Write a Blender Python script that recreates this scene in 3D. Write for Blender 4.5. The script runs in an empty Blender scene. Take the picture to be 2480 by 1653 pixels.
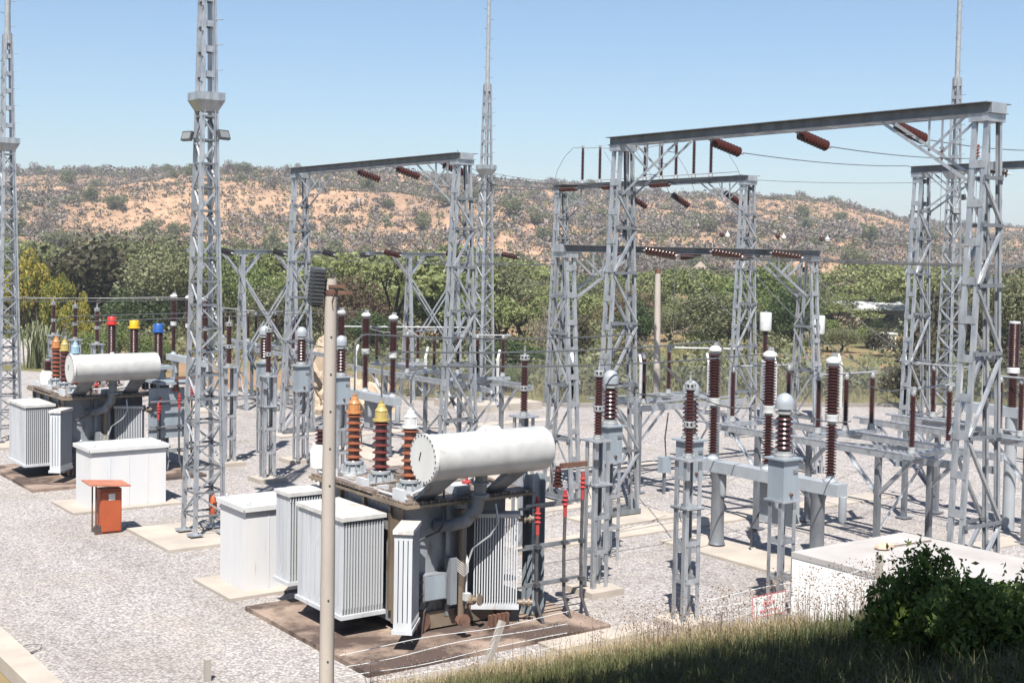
import bpy, math, random
import numpy as np
from mathutils import Vector, Matrix, noise as mnoise

random.seed(7)
RNG = np.random.default_rng(7)
S = bpy.context.scene
COL = S.collection
R = math.radians

# ------------------------------------------------------------------ camera
# site axes: X and Y follow the steelwork; the camera stands at the origin on a bank
FPX, PCX, PCY, EYE = 3160.0, 1240.0, 748.0, 6.8
YAW, PITCH, ROLL = R(35.9), math.atan(136 / 3160.0), R(1.0)
FW = Vector((math.sin(YAW) * math.cos(PITCH), math.cos(YAW) * math.cos(PITCH), -math.sin(PITCH)))
_r = Vector((math.cos(YAW), -math.sin(YAW), 0)); _u = _r.cross(FW)
RT = _r * math.cos(ROLL) + _u * math.sin(ROLL)
UP = -_r * math.sin(ROLL) + _u * math.cos(ROLL)
CAM = Vector((0, 0, EYE))
cd = bpy.data.cameras.new('camera'); cam = bpy.data.objects.new('camera', cd); COL.objects.link(cam)
cam.matrix_world = Matrix(((RT.x, UP.x, -FW.x, 0), (RT.y, UP.y, -FW.y, 0), (RT.z, UP.z, -FW.z, EYE), (0, 0, 0, 1)))
cd.sensor_width = 36; cd.lens = FPX / 2480 * 36; cd.shift_y = -78.5 / 2480; cd.clip_start = 0.2; cd.clip_end = 4000
S.camera = cam

# ------------------------------------------------------------------ sky, sun, exposure
SUN_AZ, SUN_EL = R(40.8), R(56)          # heading the shadows fall in, height of the sun
w = bpy.data.worlds.new('World'); S.world = w; w.use_nodes = True
nt = w.node_tree; nt.nodes.clear()
sky = nt.nodes.new('ShaderNodeTexSky'); sky.sky_type = 'NISHITA'; sky.sun_disc = False
sky.sun_elevation = SUN_EL; sky.sun_rotation = SUN_AZ + math.pi
sky.altitude = 900; sky.air_density = 1.2; sky.dust_density = 1.2; sky.ozone_density = 5.0
bg = nt.nodes.new('ShaderNodeBackground'); bg.inputs['Strength'].default_value = 0.058
wo = nt.nodes.new('ShaderNodeOutputWorld')
nt.links.new(sky.outputs[0], bg.inputs[0]); nt.links.new(bg.outputs[0], wo.inputs[0])
ld = bpy.data.lights.new('sun', 'SUN'); ld.energy = 5.0; ld.angle = R(0.5); ld.color = (1.0, 0.955, 0.89)
sun = bpy.data.objects.new('sun', ld); COL.objects.link(sun)
sd = Vector((math.sin(SUN_AZ) * math.cos(SUN_EL), math.cos(SUN_AZ) * math.cos(SUN_EL), -math.sin(SUN_EL)))
sun.rotation_euler = sd.to_track_quat('-Z', 'Y').to_euler(); sun.location = (-20, -20, 40)
S.view_settings.view_transform = 'Standard'; S.view_settings.look = 'None'
S.view_settings.exposure = 1.25; S.view_settings.gamma = 1; S.view_settings.use_curve_mapping = False
S.cycles.max_bounces = 6; S.cycles.diffuse_bounces = 1; S.cycles.transparent_max_bounces = 6


# ------------------------------------------------------------------ picture point -> place on site
def ray(x, y): return FW + RT * ((x - PCX) / FPX) - UP * ((y - PCY) / FPX)
def G(x, y, z=0.0):
    d = ray(x, y); t = (z - EYE) / d.z; return CAM + d * t
def D(x, y, dep): return CAM + ray(x, y) * dep
def on(ax, c, x, y):
    d = ray(x, y); return CAM + d * ((c - CAM[ax]) / d[ax])
def HZ(x): return 612 + 0.0175 * (x - 1240)
def floor_at(x, dep):
    p = D(x, HZ(x), dep); return Vector((p.x, p.y, 0))


# ------------------------------------------------------------------ materials
def mat(name, base=(0.5, 0.5, 0.5), rough=0.5, metal=0.0, spec=0.5):
    m = bpy.data.materials.new(name); m.use_nodes = True
    b = m.node_tree.nodes['Principled BSDF']
    b.inputs['Base Color'].default_value = (*base, 1); b.inputs['Roughness'].default_value = rough
    b.inputs['Metallic'].default_value = metal; b.inputs['Specular IOR Level'].default_value = spec
    return m, m.node_tree, b
def N(t, k, **kw):
    n = t.nodes.new(k)
    for a, v in kw.items():
        if a in n.inputs: n.inputs[a].default_value = v
        else: setattr(n, a, v)
    return n
def ramp(t, fac, stops, interp='LINEAR'):
    r = t.nodes.new('ShaderNodeValToRGB'); cr = r.color_ramp; cr.interpolation = interp
    while len(cr.elements) < len(stops): cr.elements.new(0.5)
    for e, (p, c) in zip(cr.elements, stops): e.position = p; e.color = (*c, 1)
    t.links.new(fac, r.inputs[0]); return r.outputs[0]
def coords(t, scale=(1, 1, 1), kind='Object'):
    tc = t.nodes.new('ShaderNodeTexCoord'); mp = t.nodes.new('ShaderNodeMapping')
    mp.inputs['Scale'].default_value = scale; t.links.new(tc.outputs[kind], mp.inputs[0]); return mp.outputs[0]
def noise_tex(t, vec, scale, detail=4, rough=0.55):
    n = N(t, 'ShaderNodeTexNoise', Scale=scale, Detail=detail, Roughness=rough); t.links.new(vec, n.inputs['Vector']); return n.outputs['Fac']
def mix(t, fac, a, b, mode='MIX'):
    m = t.nodes.new('ShaderNodeMix'); m.data_type = 'RGBA'; m.blend_type = mode
    if isinstance(fac, (int, float)): m.inputs[0].default_value = fac
    else: t.links.new(fac, m.inputs[0])
    for i, v in ((6, a), (7, b)):
        if isinstance(v, tuple): m.inputs[i].default_value = (*v, 1)
        else: t.links.new(v, m.inputs[i])
    return m.outputs[2]
def bump(t, b, h, strength=0.3, dist=0.02):
    n = N(t, 'ShaderNodeBump', Strength=strength, Distance=dist); t.links.new(h, n.inputs['Height']); t.links.new(n.outputs[0], b.inputs['Normal'])

ALB = 0.62                                # base colours below were noted off the bright print
def toned(c, k=None): return tuple(v * (ALB if k is None else k) for v in c)
def noisy(name, c0, c1, scale=3, rough=0.5, metal=0.0, stretch=(1, 1, 1), spots=None, bmp=0.0, bscale=40, spec=0.5, lo=0.35, hi=0.65):
    k = 0.74 if any(q in name for q in ('white', 'kiosk', 'radiator')) else ALB
    if 'plaster' in name: k = 1.15
    c0, c1 = toned(c0, k), toned(c1, k)
    if spots: spots = (spots[0], toned(spots[1], k), spots[2], spots[3])
    m, t, b = mat(name, c0, rough, metal, spec)
    v = coords(t, stretch); f = noise_tex(t, v, scale, 5)
    col = ramp(t, f, [(lo, c0), (hi, c1)])
    if spots:
        sc, cs, th, st = spots
        f2 = noise_tex(t, coords(t, st), sc, 6, 0.65)
        k = ramp(t, f2, [(th, (0, 0, 0)), (th + 0.12, (1, 1, 1))])
        col = mix(t, k, col, cs)
    t.links.new(col, b.inputs['Base Color'])
    if bmp: bump(t, b, noise_tex(t, coords(t), bscale, 4), bmp, 0.01)
    return m

M = {}
M['steel'] = noisy('galvanised_steel', (0.44, 0.48, 0.53), (0.68, 0.705, 0.74), 7, 0.38, 0.62, (1, 1, 0.35), (11, (0.27, 0.235, 0.205), 0.60, (1, 1, 0.4)), lo=0.3, hi=0.6)
M['steel_dark'] = noisy('weathered_shaded_steel', (0.20, 0.215, 0.24), (0.31, 0.33, 0.355), 4, 0.5, 0.4, (1, 1, 0.3), (8, (0.20, 0.17, 0.14), 0.62, (1, 1, 0.3)))  # darker stained steel; also paints in the shade of beams and horizontals
M['white'] = noisy('white_paint', (0.66, 0.66, 0.645), (0.58, 0.59, 0.59), 2.2, 0.4, 0, (1, 1, 0.25), (5, (0.58, 0.47, 0.37), 0.68, (1.4, 1.4, 0.18)))
M['white_tank'] = noisy('conservator_paint', (0.62, 0.62, 0.605), (0.50, 0.50, 0.49), 3, 0.42, 0, (1, 1, 1), (5, (0.44, 0.36, 0.29), 0.62, (1, 1, 1.6)))
M['radiator'] = noisy('radiator_paint', (0.58, 0.60, 0.625), (0.46, 0.48, 0.51), 3, 0.42, 0, (1, 1, 0.15), (4, (0.42, 0.34, 0.27), 0.64, (1, 1, 0.2)))
M['lid'] = noisy('weathered_radiator_lid', (0.62, 0.62, 0.61), (0.50, 0.49, 0.47), 4, 0.5, 0, (1, 1, 1), (4.5, (0.40, 0.27, 0.18), 0.56, (1, 1, 1)))
M['tank'] = noisy('grey_tank_paint', (0.33, 0.35, 0.375), (0.22, 0.24, 0.265), 1.6, 0.5, 0, (1, 1, 0.5), (3.0, (0.13, 0.10, 0.08), 0.54, (1, 1, 0.35)))
M['oily'] = noisy('oil_stained_steel', (0.30, 0.24, 0.17), (0.16, 0.12, 0.09), 2.2, 0.5, 0, (1, 1, 0.25), (6, (0.42, 0.38, 0.32), 0.64, (1, 1, 0.4)))
M['cover'] = noisy('dirty_tank_cover', (0.26, 0.20, 0.16), (0.12, 0.09, 0.075), 4, 0.6, 0, (1, 1, 1), (5, (0.62, 0.58, 0.52), 0.56, (1, 1, 1)))
M['box'] = noisy('kiosk_paint', (0.68, 0.67, 0.655), (0.62, 0.63, 0.65), 1.5, 0.45, 0, (2, 2, 0.15), (3, (0.52, 0.41, 0.32), 0.64, (2.5, 2.5, 0.22)))
M['orange'] = noisy('orange_paint', (0.52, 0.115, 0.035), (0.42, 0.085, 0.03), 3, 0.55, 0, (1, 1, 0.4), (8, (0.36, 0.10, 0.05), 0.62, (1, 1, 0.3)))
M['orange_pale'] = noisy('faded_orange_paint', (0.58, 0.24, 0.14), (0.46, 0.16, 0.09), 4, 0.6)
def porcelain(n, c, c2):
    c, c2 = toned(c), toned(c2)
    m, t, b = mat(n, c, 0.30, 0, 0.45)
    t.links.new(ramp(t, noise_tex(t, coords(t), 6, 4), [(0.35, c), (0.7, c2)]), b.inputs['Base Color'])
    b.inputs['Coat Weight'].default_value = 0.15; b.inputs['Coat Roughness'].default_value = 0.12
    return m
M['brown'] = porcelain('brown_porcelain', (0.075, 0.023, 0.019), (0.052, 0.018, 0.016))
M['rust_porc'] = porcelain('orange_brown_porcelain', (0.29, 0.100, 0.052), (0.21, 0.070, 0.040))
M['plum_porc'] = porcelain('plum_brown_porcelain', (0.15, 0.040, 0.035), (0.11, 0.032, 0.03))
M['dark_porc'] = porcelain('dark_grey_porcelain', (0.05, 0.047, 0.05), (0.03, 0.03, 0.035))
M['alu'] = noisy('cast_aluminium', (0.48, 0.49, 0.495), (0.36, 0.37, 0.38), 8, 0.38, 0.2)
M['cap_white'] = noisy('white_cap_paint', (0.62, 0.63, 0.62), (0.52, 0.53, 0.53), 6, 0.4)
M['dome'] = noisy('grey_dome_paint', (0.42, 0.455, 0.485), (0.35, 0.385, 0.415), 4, 0.42, 0.05)
M['ct'] = noisy('blue_grey_tank_paint', (0.38, 0.44, 0.49), (0.31, 0.36, 0.41), 3, 0.45, 0.1, (1, 1, 0.25), (7, (0.26, 0.25, 0.24), 0.64, (1, 1, 0.2)))
M['cb'] = noisy('breaker_grey_paint', (0.44, 0.475, 0.505), (0.37, 0.40, 0.43), 3, 0.45, 0.05, (1, 1, 0.5), (6, (0.36, 0.34, 0.32), 0.66, (1, 1, 0.4)))
M['cap_orange'] = noisy('orange_cap', (0.60, 0.27, 0.10), (0.47, 0.19, 0.07), 7, 0.45)
M['cap_yellow'] = noisy('yellow_cap', (0.56, 0.44, 0.15), (0.45, 0.34, 0.11), 7, 0.45)
M['cap_blue'] = noisy('pale_blue_cap', (0.36, 0.52, 0.62), (0.28, 0.43, 0.54), 7, 0.45)
M['red'] = noisy('red_cap', (0.66, 0.035, 0.025), (0.55, 0.03, 0.02), 7, 0.4)
M['yellow'] = noisy('bright_yellow_cap', (0.80, 0.50, 0.02), (0.70, 0.42, 0.02), 7, 0.4)
M['blue'] = noisy('blue_cap', (0.025, 0.12, 0.42), (0.02, 0.09, 0.34), 7, 0.4)
M['concrete'] = noisy('concrete', (0.48, 0.44, 0.39), (0.38, 0.35, 0.32), 1.3, 0.85, 0, (1, 1, 1), (7, (0.30, 0.27, 0.24), 0.62, (1, 1, 1)), 0.25, 60, 0.2)
M['pole'] = noisy('pole_concrete', (0.56, 0.495, 0.44), (0.47, 0.42, 0.375), 2.0, 0.85, 0, (1, 1, 0.4), (14, (0.27, 0.235, 0.205), 0.63, (1, 1, 0.4)), 0.25, 70, 0.2)
M['slab'] = noisy('pale_slab', (0.56, 0.50, 0.43), (0.45, 0.40, 0.35), 1.1, 0.9, 0, (1, 1, 1), (3, (0.36, 0.30, 0.25), 0.64, (1, 1, 1)), 0.2, 50, 0.2)
M['stained'] = noisy('oil_stained_slab', (0.42, 0.32, 0.255), (0.26, 0.19, 0.15), 1.2, 0.8, 0, (1, 1, 1), (0.7, (0.10, 0.07, 0.058), 0.43, (1, 1, 1)), 0.2, 50, 0.3)
M['plaster'] = noisy('white_plaster', (0.66, 0.65, 0.635), (0.54, 0.525, 0.51), 1.2, 0.85, 0, (1, 1, 0.6), (2.0, (0.33, 0.30, 0.28), 0.60, (1, 1, 0.35)), 0.2, 40, 0.2)
M['roofslab'] = noisy('weathered_roof_slab', (0.54, 0.52, 0.505), (0.44, 0.415, 0.40), 0.9, 0.9, 0, (1, 1, 1), (2.6, (0.34, 0.30, 0.28), 0.60, (1, 1, 1)), 0.3, 30, 0.2)
M['cable'] = noisy('dark_cable', (0.10, 0.095, 0.10), (0.06, 0.06, 0.065), 6, 0.6)
M['wire'] = noisy('aluminium_conductor', (0.20, 0.205, 0.21), (0.14, 0.145, 0.15), 10, 0.5, 0.4)
M['rust'] = noisy('rusty_iron', (0.20, 0.10, 0.06), (0.11, 0.055, 0.04), 8, 0.8)
M['lamp_grey'] = noisy('dark_lamp_housing', (0.085, 0.088, 0.095), (0.055, 0.057, 0.062), 6, 0.5)
M['glass'] = mat('lamp_glass', (0.16, 0.17, 0.17), 0.12)[0]
M['red_sleeve'] = noisy('red_sleeve', (0.50, 0.06, 0.055), (0.40, 0.05, 0.05), 8, 0.5)
M['teal'] = noisy('pale_green_paint', (0.32, 0.40, 0.38), (0.26, 0.33, 0.32), 4, 0.5)
M['sign'] = noisy('sign_white', (0.80, 0.79, 0.77), (0.72, 0.70, 0.68), 4, 0.5)
M['sign_red'] = mat('sign_red', (0.50, 0.09, 0.11), 0.5)[0]
M['bark'] = noisy('bark', (0.13, 0.10, 0.075), (0.075, 0.058, 0.045), 6, 0.9, 0, (1, 1, 0.3), None, 0.4, 20, 0.2)
M['twig'] = noisy('bare_twig', (0.40, 0.34, 0.28), (0.28, 0.23, 0.19), 4, 0.9, spec=0.2)
M['rock'] = noisy('pale_rock', (0.62, 0.50, 0.38), (0.48, 0.37, 0.27), 1.4, 0.9, 0, (1, 1, 1), (3, (0.70, 0.63, 0.54), 0.6, (1, 1, 1)), 0.5, 6, 0.2)

def leafmat(n, cols, trans=0.35, scale=0.5):
    cols = [toned(c, 0.66) for c in cols]
    m, t, b = mat(n, cols[0], 0.55, 0, 0.35)
    g = t.nodes.new('ShaderNodeNewGeometry'); oi = t.nodes.new('ShaderNodeObjectInfo')
    f = noise_tex(t, coords(t), scale, 3)
    ad = N(t, 'ShaderNodeMath', operation='MULTIPLY_ADD'); t.links.new(g.outputs['Random Per Island'], ad.inputs[0]); ad.inputs[1].default_value = 0.45
    a2 = N(t, 'ShaderNodeMath', operation='MULTIPLY_ADD'); t.links.new(f, a2.inputs[0]); a2.inputs[1].default_value = 0.55
    a3 = N(t, 'ShaderNodeMath', operation='MULTIPLY'); t.links.new(oi.outputs['Random'], a3.inputs[0]); a3.inputs[1].default_value = 0.22
    t.links.new(a3.outputs[0], a2.inputs[2]); t.links.new(a2.outputs[0], ad.inputs[2])
    n_ = len(cols); c = ramp(t, ad.outputs[0], [(0.15 + 0.75 * i / max(1, n_ - 1), k) for i, k in enumerate(cols)])
    t.links.new(c, b.inputs['Base Color'])
    tr = t.nodes.new('ShaderNodeBsdfTranslucent'); t.links.new(c, tr.inputs[0])
    ms = N(t, 'ShaderNodeMixShader'); ms.inputs[0].default_value = trans
    t.links.new(b.outputs[0], ms.inputs[1]); t.links.new(tr.outputs[0], ms.inputs[2])
    t.links.new(ms.outputs[0], t.nodes['Material Output'].inputs[0]); return m
M['leaf_olive'] = leafmat('olive_leaves', [(0.105, 0.118, 0.056), (0.185, 0.198, 0.096), (0.285, 0.290, 0.150)])
M['leaf_green'] = leafmat('green_leaves', [(0.095, 0.135, 0.040), (0.175, 0.225, 0.066), (0.280, 0.330, 0.120)])
M['leaf_acacia'] = leafmat('acacia_leaves', [(0.135, 0.165, 0.060), (0.225, 0.260, 0.092), (0.335, 0.355, 0.150)])
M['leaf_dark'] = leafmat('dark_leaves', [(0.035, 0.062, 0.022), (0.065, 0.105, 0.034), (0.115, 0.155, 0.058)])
M['leaf_mango'] = leafmat('mango_leaves', [(0.050, 0.090, 0.020), (0.150, 0.200, 0.034), (0.420, 0.360, 0.060), (0.560, 0.400, 0.090)])
M['leaf_brown'] = leafmat('russet_leaves', [(0.115, 0.070, 0.042), (0.165, 0.105, 0.065), (0.200, 0.140, 0.090)])
M['leaf_umber'] = leafmat('dusty_leaves', [(0.060, 0.055, 0.030), (0.095, 0.088, 0.050), (0.140, 0.120, 0.070)])
M['leaf_grey'] = leafmat('leafless_scrub', [(0.150, 0.125, 0.108), (0.215, 0.182, 0.158), (0.285, 0.245, 0.212)], 0.2)
M['leaf_bush'] = leafmat('garden_bush_leaves', [(0.070, 0.120, 0.026), (0.140, 0.220, 0.042), (0.250, 0.330, 0.075)])
M['leaf_strap'] = leafmat('strap_leaves', [(0.120, 0.150, 0.060), (0.210, 0.230, 0.110), (0.290, 0.290, 0.160)])

def gravelmat():
    m, t, b = mat('gravel', rough=0.9, spec=0.2)
    v = coords(t)
    vo = N(t, 'ShaderNodeTexVoronoi', Scale=20.0); vo.inputs['Randomness'].default_value = 1.0; t.links.new(v, vo.inputs['Vector'])
    sep = t.nodes.new('ShaderNodeSeparateColor'); t.links.new(vo.outputs['Color'], sep.inputs[0])
    c = ramp(t, sep.outputs[0], [(0.0, (0.223, 0.211, 0.214)), (0.3, (0.310, 0.294, 0.294)), (0.65, (0.353, 0.332, 0.319)), (0.9, (0.397, 0.388, 0.388)), (1.0, (0.459, 0.446, 0.434))])
    big = noise_tex(t, v, 0.35, 4)
    c = mix(t, ramp(t, big, [(0.4, (0, 0, 0)), (0.62, (0.5, 0.5, 0.5))]), c, (0.310, 0.279, 0.248))
    med = noise_tex(t, v, 2.2, 5, 0.7)
    c = mix(t, 0.55, c, ramp(t, med, [(0.35, (0.76, 0.75, 0.755)), (0.7, (1.05, 1.02, 1.0))]), 'MULTIPLY')
    trk = noise_tex(t, coords(t, (1, 0.22, 1)), 0.55, 5, 0.6)
    c = mix(t, 0.6, c, ramp(t, trk, [(0.36, (0.80, 0.79, 0.785)), (0.52, (1.0, 1.0, 1.0)), (0.66, (1.06, 1.04, 1.0))]), 'MULTIPLY')
    gap = ramp(t, vo.outputs['Distance'], [(0.35, (1, 1, 1)), (0.72, (0.45, 0.43, 0.42))])
    c = mix(t, 0.68, c, gap, 'MULTIPLY')
    t.links.new(c, b.inputs['Base Color'])
    inv = N(t, 'ShaderNodeMath', operation='SUBTRACT'); inv.inputs[0].default_value = 1.0; t.links.new(vo.outputs['Distance'], inv.inputs[1])
    bump(t, b, inv.outputs[0], 0.7, 0.022)
    return m
M['gravel'] = gravelmat()
def soilmat():
    m, t, b = mat('bush_soil', rough=0.95, spec=0.1)
    v = coords(t); f = noise_tex(t, v, 0.05, 8, 0.62)
    c = ramp(t, f, [(0.36, (0.071, 0.074, 0.034)), (0.5, (0.149, 0.136, 0.068)), (0.62, (0.248, 0.155, 0.102))])
    f2 = noise_tex(t, v, 1.4, 6, 0.7)
    c = mix(t, 0.6, c, ramp(t, f2, [(0.3, (0.6, 0.6, 0.6)), (0.7, (1.2, 1.15, 1.05))]), 'MULTIPLY')
    t.links.new(c, b.inputs['Base Color']); return m
M['soil'] = soilmat()
def hillmat():
    m, t, b = mat('hill_soil', rough=0.95, spec=0.1)
    v = coords(t); f = noise_tex(t, v, 0.018, 7, 0.62)
    c = ramp(t, f, [(0.34, (0.190, 0.137, 0.103)), (0.45, (0.305, 0.200, 0.133)), (0.56, (0.385, 0.255, 0.166)), (0.72, (0.335, 0.212, 0.143))])
    f2 = noise_tex(t, v, 0.28, 8, 0.78)
    c = mix(t, 0.75, c, ramp(t, f2, [(0.36, (0.42, 0.40, 0.40)), (0.56, (1.1, 1.08, 1.06))]), 'MULTIPLY')
    t.links.new(c, b.inputs['Base Color']); bump(t, b, f2, 0.6, 2.0); return m
M['hill'] = hillmat()
def grassmat(n, cols):
    m = leafmat(n, cols, 0.3, 0.8); return m
M['grass_green'] = grassmat('green_grass', [(0.050, 0.075, 0.022), (0.095, 0.115, 0.038), (0.170, 0.155, 0.065)])
M['grass_straw'] = grassmat('straw_grass', [(0.27, 0.215, 0.115), (0.46, 0.365, 0.21), (0.66, 0.54, 0.34)])
M['grass_yard'] = grassmat('yellow_grass', [(0.20, 0.185, 0.085), (0.30, 0.270, 0.125), (0.40, 0.340, 0.175)])
M['seed'] = noisy('seed_heads', (0.13, 0.085, 0.055), (0.24, 0.16, 0.11), 5, 0.9)
def earthmat():
    m, t, b = mat('bank_earth', rough=0.95, spec=0.1)
    f = noise_tex(t, coords(t), 1.3, 7, 0.65)
    t.links.new(ramp(t, f, [(0.3, (0.068, 0.062, 0.031)), (0.5, (0.149, 0.118, 0.068)), (0.7, (0.223, 0.174, 0.118))]), b.inputs['Base Color']); return m
M['earth'] = earthmat()


# ------------------------------------------------------------------ mesh building
class MB:
    def __init__(self): self.v = []; self.f = []
    def add(self, vs, fs):
        n = len(self.v); self.v += [tuple(p) for p in vs]; self.f += [tuple(i + n for i in f) for f in fs]; return self
    def box(self, c, s, rz=0.0):
        x, y, z = (k / 2 for k in s); ca, sa = math.cos(rz), math.sin(rz)
        vs = [(c[0] + a * x * ca - b * y * sa, c[1] + a * x * sa + b * y * ca, c[2] + d * z) for d in (-1, 1) for a, b in ((-1, -1), (1, -1), (1, 1), (-1, 1))]
        return self.add(vs, [(3, 2, 1, 0), (4, 5, 6, 7), (0, 1, 5, 4), (1, 2, 6, 5), (2, 3, 7, 6), (3, 0, 4, 7)])
    def bb(self, a, b):
        return self.box([(a[i] + b[i]) / 2 for i in range(3)], [abs(a[i] - b[i]) for i in range(3)])
    def bar(self, p, q, wd, ht, up=(0, 0, 1), off=(0, 0)):
        p, q = Vector(p), Vector(q); d = (q - p).normalized(); up = Vector(up)
        if abs(d.dot(up)) > 0.98: up = Vector((1, 0, 0)) if abs(d.x) < 0.9 else Vector((0, 1, 0))
        s = d.cross(up).normalized(); u = s.cross(d)
        vs = [e + s * (a * wd / 2 + off[0]) + u * (b * ht / 2 + off[1]) for e in (p, q) for a, b in ((-1, -1), (1, -1), (1, 1), (-1, 1))]
        return self.add(vs, [(0, 1, 2, 3), (7, 6, 5, 4), (4, 5, 1, 0), (5, 6, 2, 1), (6, 7, 3, 2), (7, 4, 0, 3)])
    def angle(self, p, q, a=0.07, t=0.008, up=(0, 0, 1)):
        self.bar(p, q, a, t, up, (0, 0)); self.bar(p, q, t, a, up, (a / 2 - t, a / 2 + 0.003)); return self
    def tube(self, p, q, r0, r1=None, n=8, caps=True):
        p, q = Vector(p), Vector(q); r1 = r0 if r1 is None else r1; d = (q - p).normalized()
        s = d.cross(Vector((0, 0, 1)) if abs(d.z) < 0.95 else Vector((1, 0, 0))).normalized(); u = s.cross(d)
        vs = []
        for e, r in ((p, r0), (q, r1)):
            vs += [e + (s * math.cos(2 * math.pi * i / n) + u * math.sin(2 * math.pi * i / n)) * r for i in range(n)]
        fs = [(i, (i + 1) % n, n + (i + 1) % n, n + i) for i in range(n)]
        if caps: fs += [tuple(range(n - 1, -1, -1)), tuple(range(n, 2 * n))]
        return self.add(vs, fs)
    def path(self, pts, r, n=6):
        pts = [Vector(p) for p in pts]; vs = []; rr = r if isinstance(r, (list, tuple)) else [r] * len(pts); ps = None
        for i, p in enumerate(pts):
            d = (pts[min(i + 1, len(pts) - 1)] - pts[max(i - 1, 0)]).normalized()
            if ps is None: s = d.cross(Vector((0, 0, 1)) if abs(d.z) < 0.9 else Vector((1, 0, 0))).normalized()
            else: s = (ps - d * ps.dot(d)).normalized()
            ps = s; u = s.cross(d)
            vs += [p + (s * math.cos(2 * math.pi * k / n) + u * math.sin(2 * math.pi * k / n)) * rr[i] for k in range(n)]
        fs = [(a * n + k, a * n + (k + 1) % n, (a + 1) * n + (k + 1) % n, (a + 1) * n + k) for a in range(len(pts) - 1) for k in range(n)]
        fs += [tuple(range(n - 1, -1, -1)), tuple(range((len(pts) - 1) * n, len(pts) * n))]
        return self.add(vs, fs)
    def lathe(self, prof, o=(0, 0, 0), ax=(0, 0, 1), n=16):
        ax = Vector(ax).normalized(); o = Vector(o)
        s = ax.cross(Vector((1, 0, 0)) if abs(ax.x) < 0.9 else Vector((0, 1, 0))).normalized(); u = ax.cross(s); vs = []
        for r, h in prof:
            vs += [o + ax * h + (s * math.cos(2 * math.pi * k / n) + u * math.sin(2 * math.pi * k / n)) * max(r, 1e-4) for k in range(n)]
        fs = [(a * n + k, a * n + (k + 1) % n, (a + 1) * n + (k + 1) % n, (a + 1) * n + k) for a in range(len(prof) - 1) for k in range(n)]
        fs += [tuple(range(n - 1, -1, -1)), tuple(range((len(prof) - 1) * n, len(prof) * n))]
        return self.add(vs, fs)
    def mesh(self, name, m, smooth=False):
        me = bpy.data.meshes.new(name); me.from_pydata(self.v, [], self.f)
        me.materials.append(M[m] if isinstance(m, str) else m)
        if smooth:
            me.polygons.foreach_set('use_smooth', [True] * len(me.polygons)); me.set_sharp_from_angle(angle=R(40))
        me.update(); return me
    def build(self, name, m, parent=None, smooth=False, loc=None):
        return link(name, self.mesh(name, m, smooth), parent, loc)

def link(name, me, parent=None, loc=None, rz=0.0):
    o = bpy.data.objects.new(name, me); COL.objects.link(o)
    if parent is not None: o.parent = parent
    if loc is not None: o.location = loc
    if rz: o.rotation_euler = (0, 0, rz)
    return o
def tag(o, label=None, cat=None, group=None, kind=None):
    if label: o['label'] = label
    if cat: o['category'] = cat
    if group: o['group'] = group
    if kind: o['kind'] = kind
    return o
def thing(name, label, cat, loc=(0, 0, 0), rz=0.0, group=None):
    o = bpy.data.objects.new(name, None); COL.objects.link(o); o.location = loc; o.rotation_euler = (0, 0, rz)
    o.empty_display_size = 0.2
    return tag(o, label, cat, group)
def struct(name, mb, m, loc=None, smooth=False):
    o = mb.build(name, m, None, smooth, loc) if isinstance(mb, MB) else link(name, mb, None, loc)
    o['kind'] = 'structure'; return o
KIDS = {}
def copy_tree(o, parent=None):
    c = o.copy(); COL.objects.link(c)
    if parent is not None: c.parent = parent
    for ch in o.children: copy_tree(ch, c)
    return c
def dup(o, loc, label=None, rz=None, group=None):
    c = copy_tree(o); c.location = loc
    if label: c['label'] = label
    if rz is not None: c.rotation_euler = (0, 0, rz)
    if group: c['group'] = group
    return c

def sheds(z0, z1, rc, ro, n, alt=1.0):
    p = [(rc, z0)]; st = (z1 - z0) / n
    for i in range(n):
        z = z0 + st * i; r = ro * (alt if i % 2 else 1.0)
        p += [(rc, z + st * 0.15), (r, z + st * 0.42), (r * 0.985, z + st * 0.54), (rc * 1.04, z + st * 0.95)]
    return p + [(rc, z1)]


# ------------------------------------------------------------------ ground, yard, hill, bank
gm = MB(); gm.add([(-1500, -600, -0.03), (2500, -600, -0.03), (2500, 2500, -0.03), (-1500, 2500, -0.03)], [(0, 1, 2, 3)])
struct('ground', gm, 'soil')
yd = [(5.95, 5), (5.95, 75), (20, 72), (27, 56), (35.2, 46.0), (49.5, 38.4), (62, 26), (62, -10), (30, -10)]
struct('gravel_yard', MB().add([(x, y, 0.0) for x, y in yd], [tuple(range(len(yd)))][::-1]), 'gravel')

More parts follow.
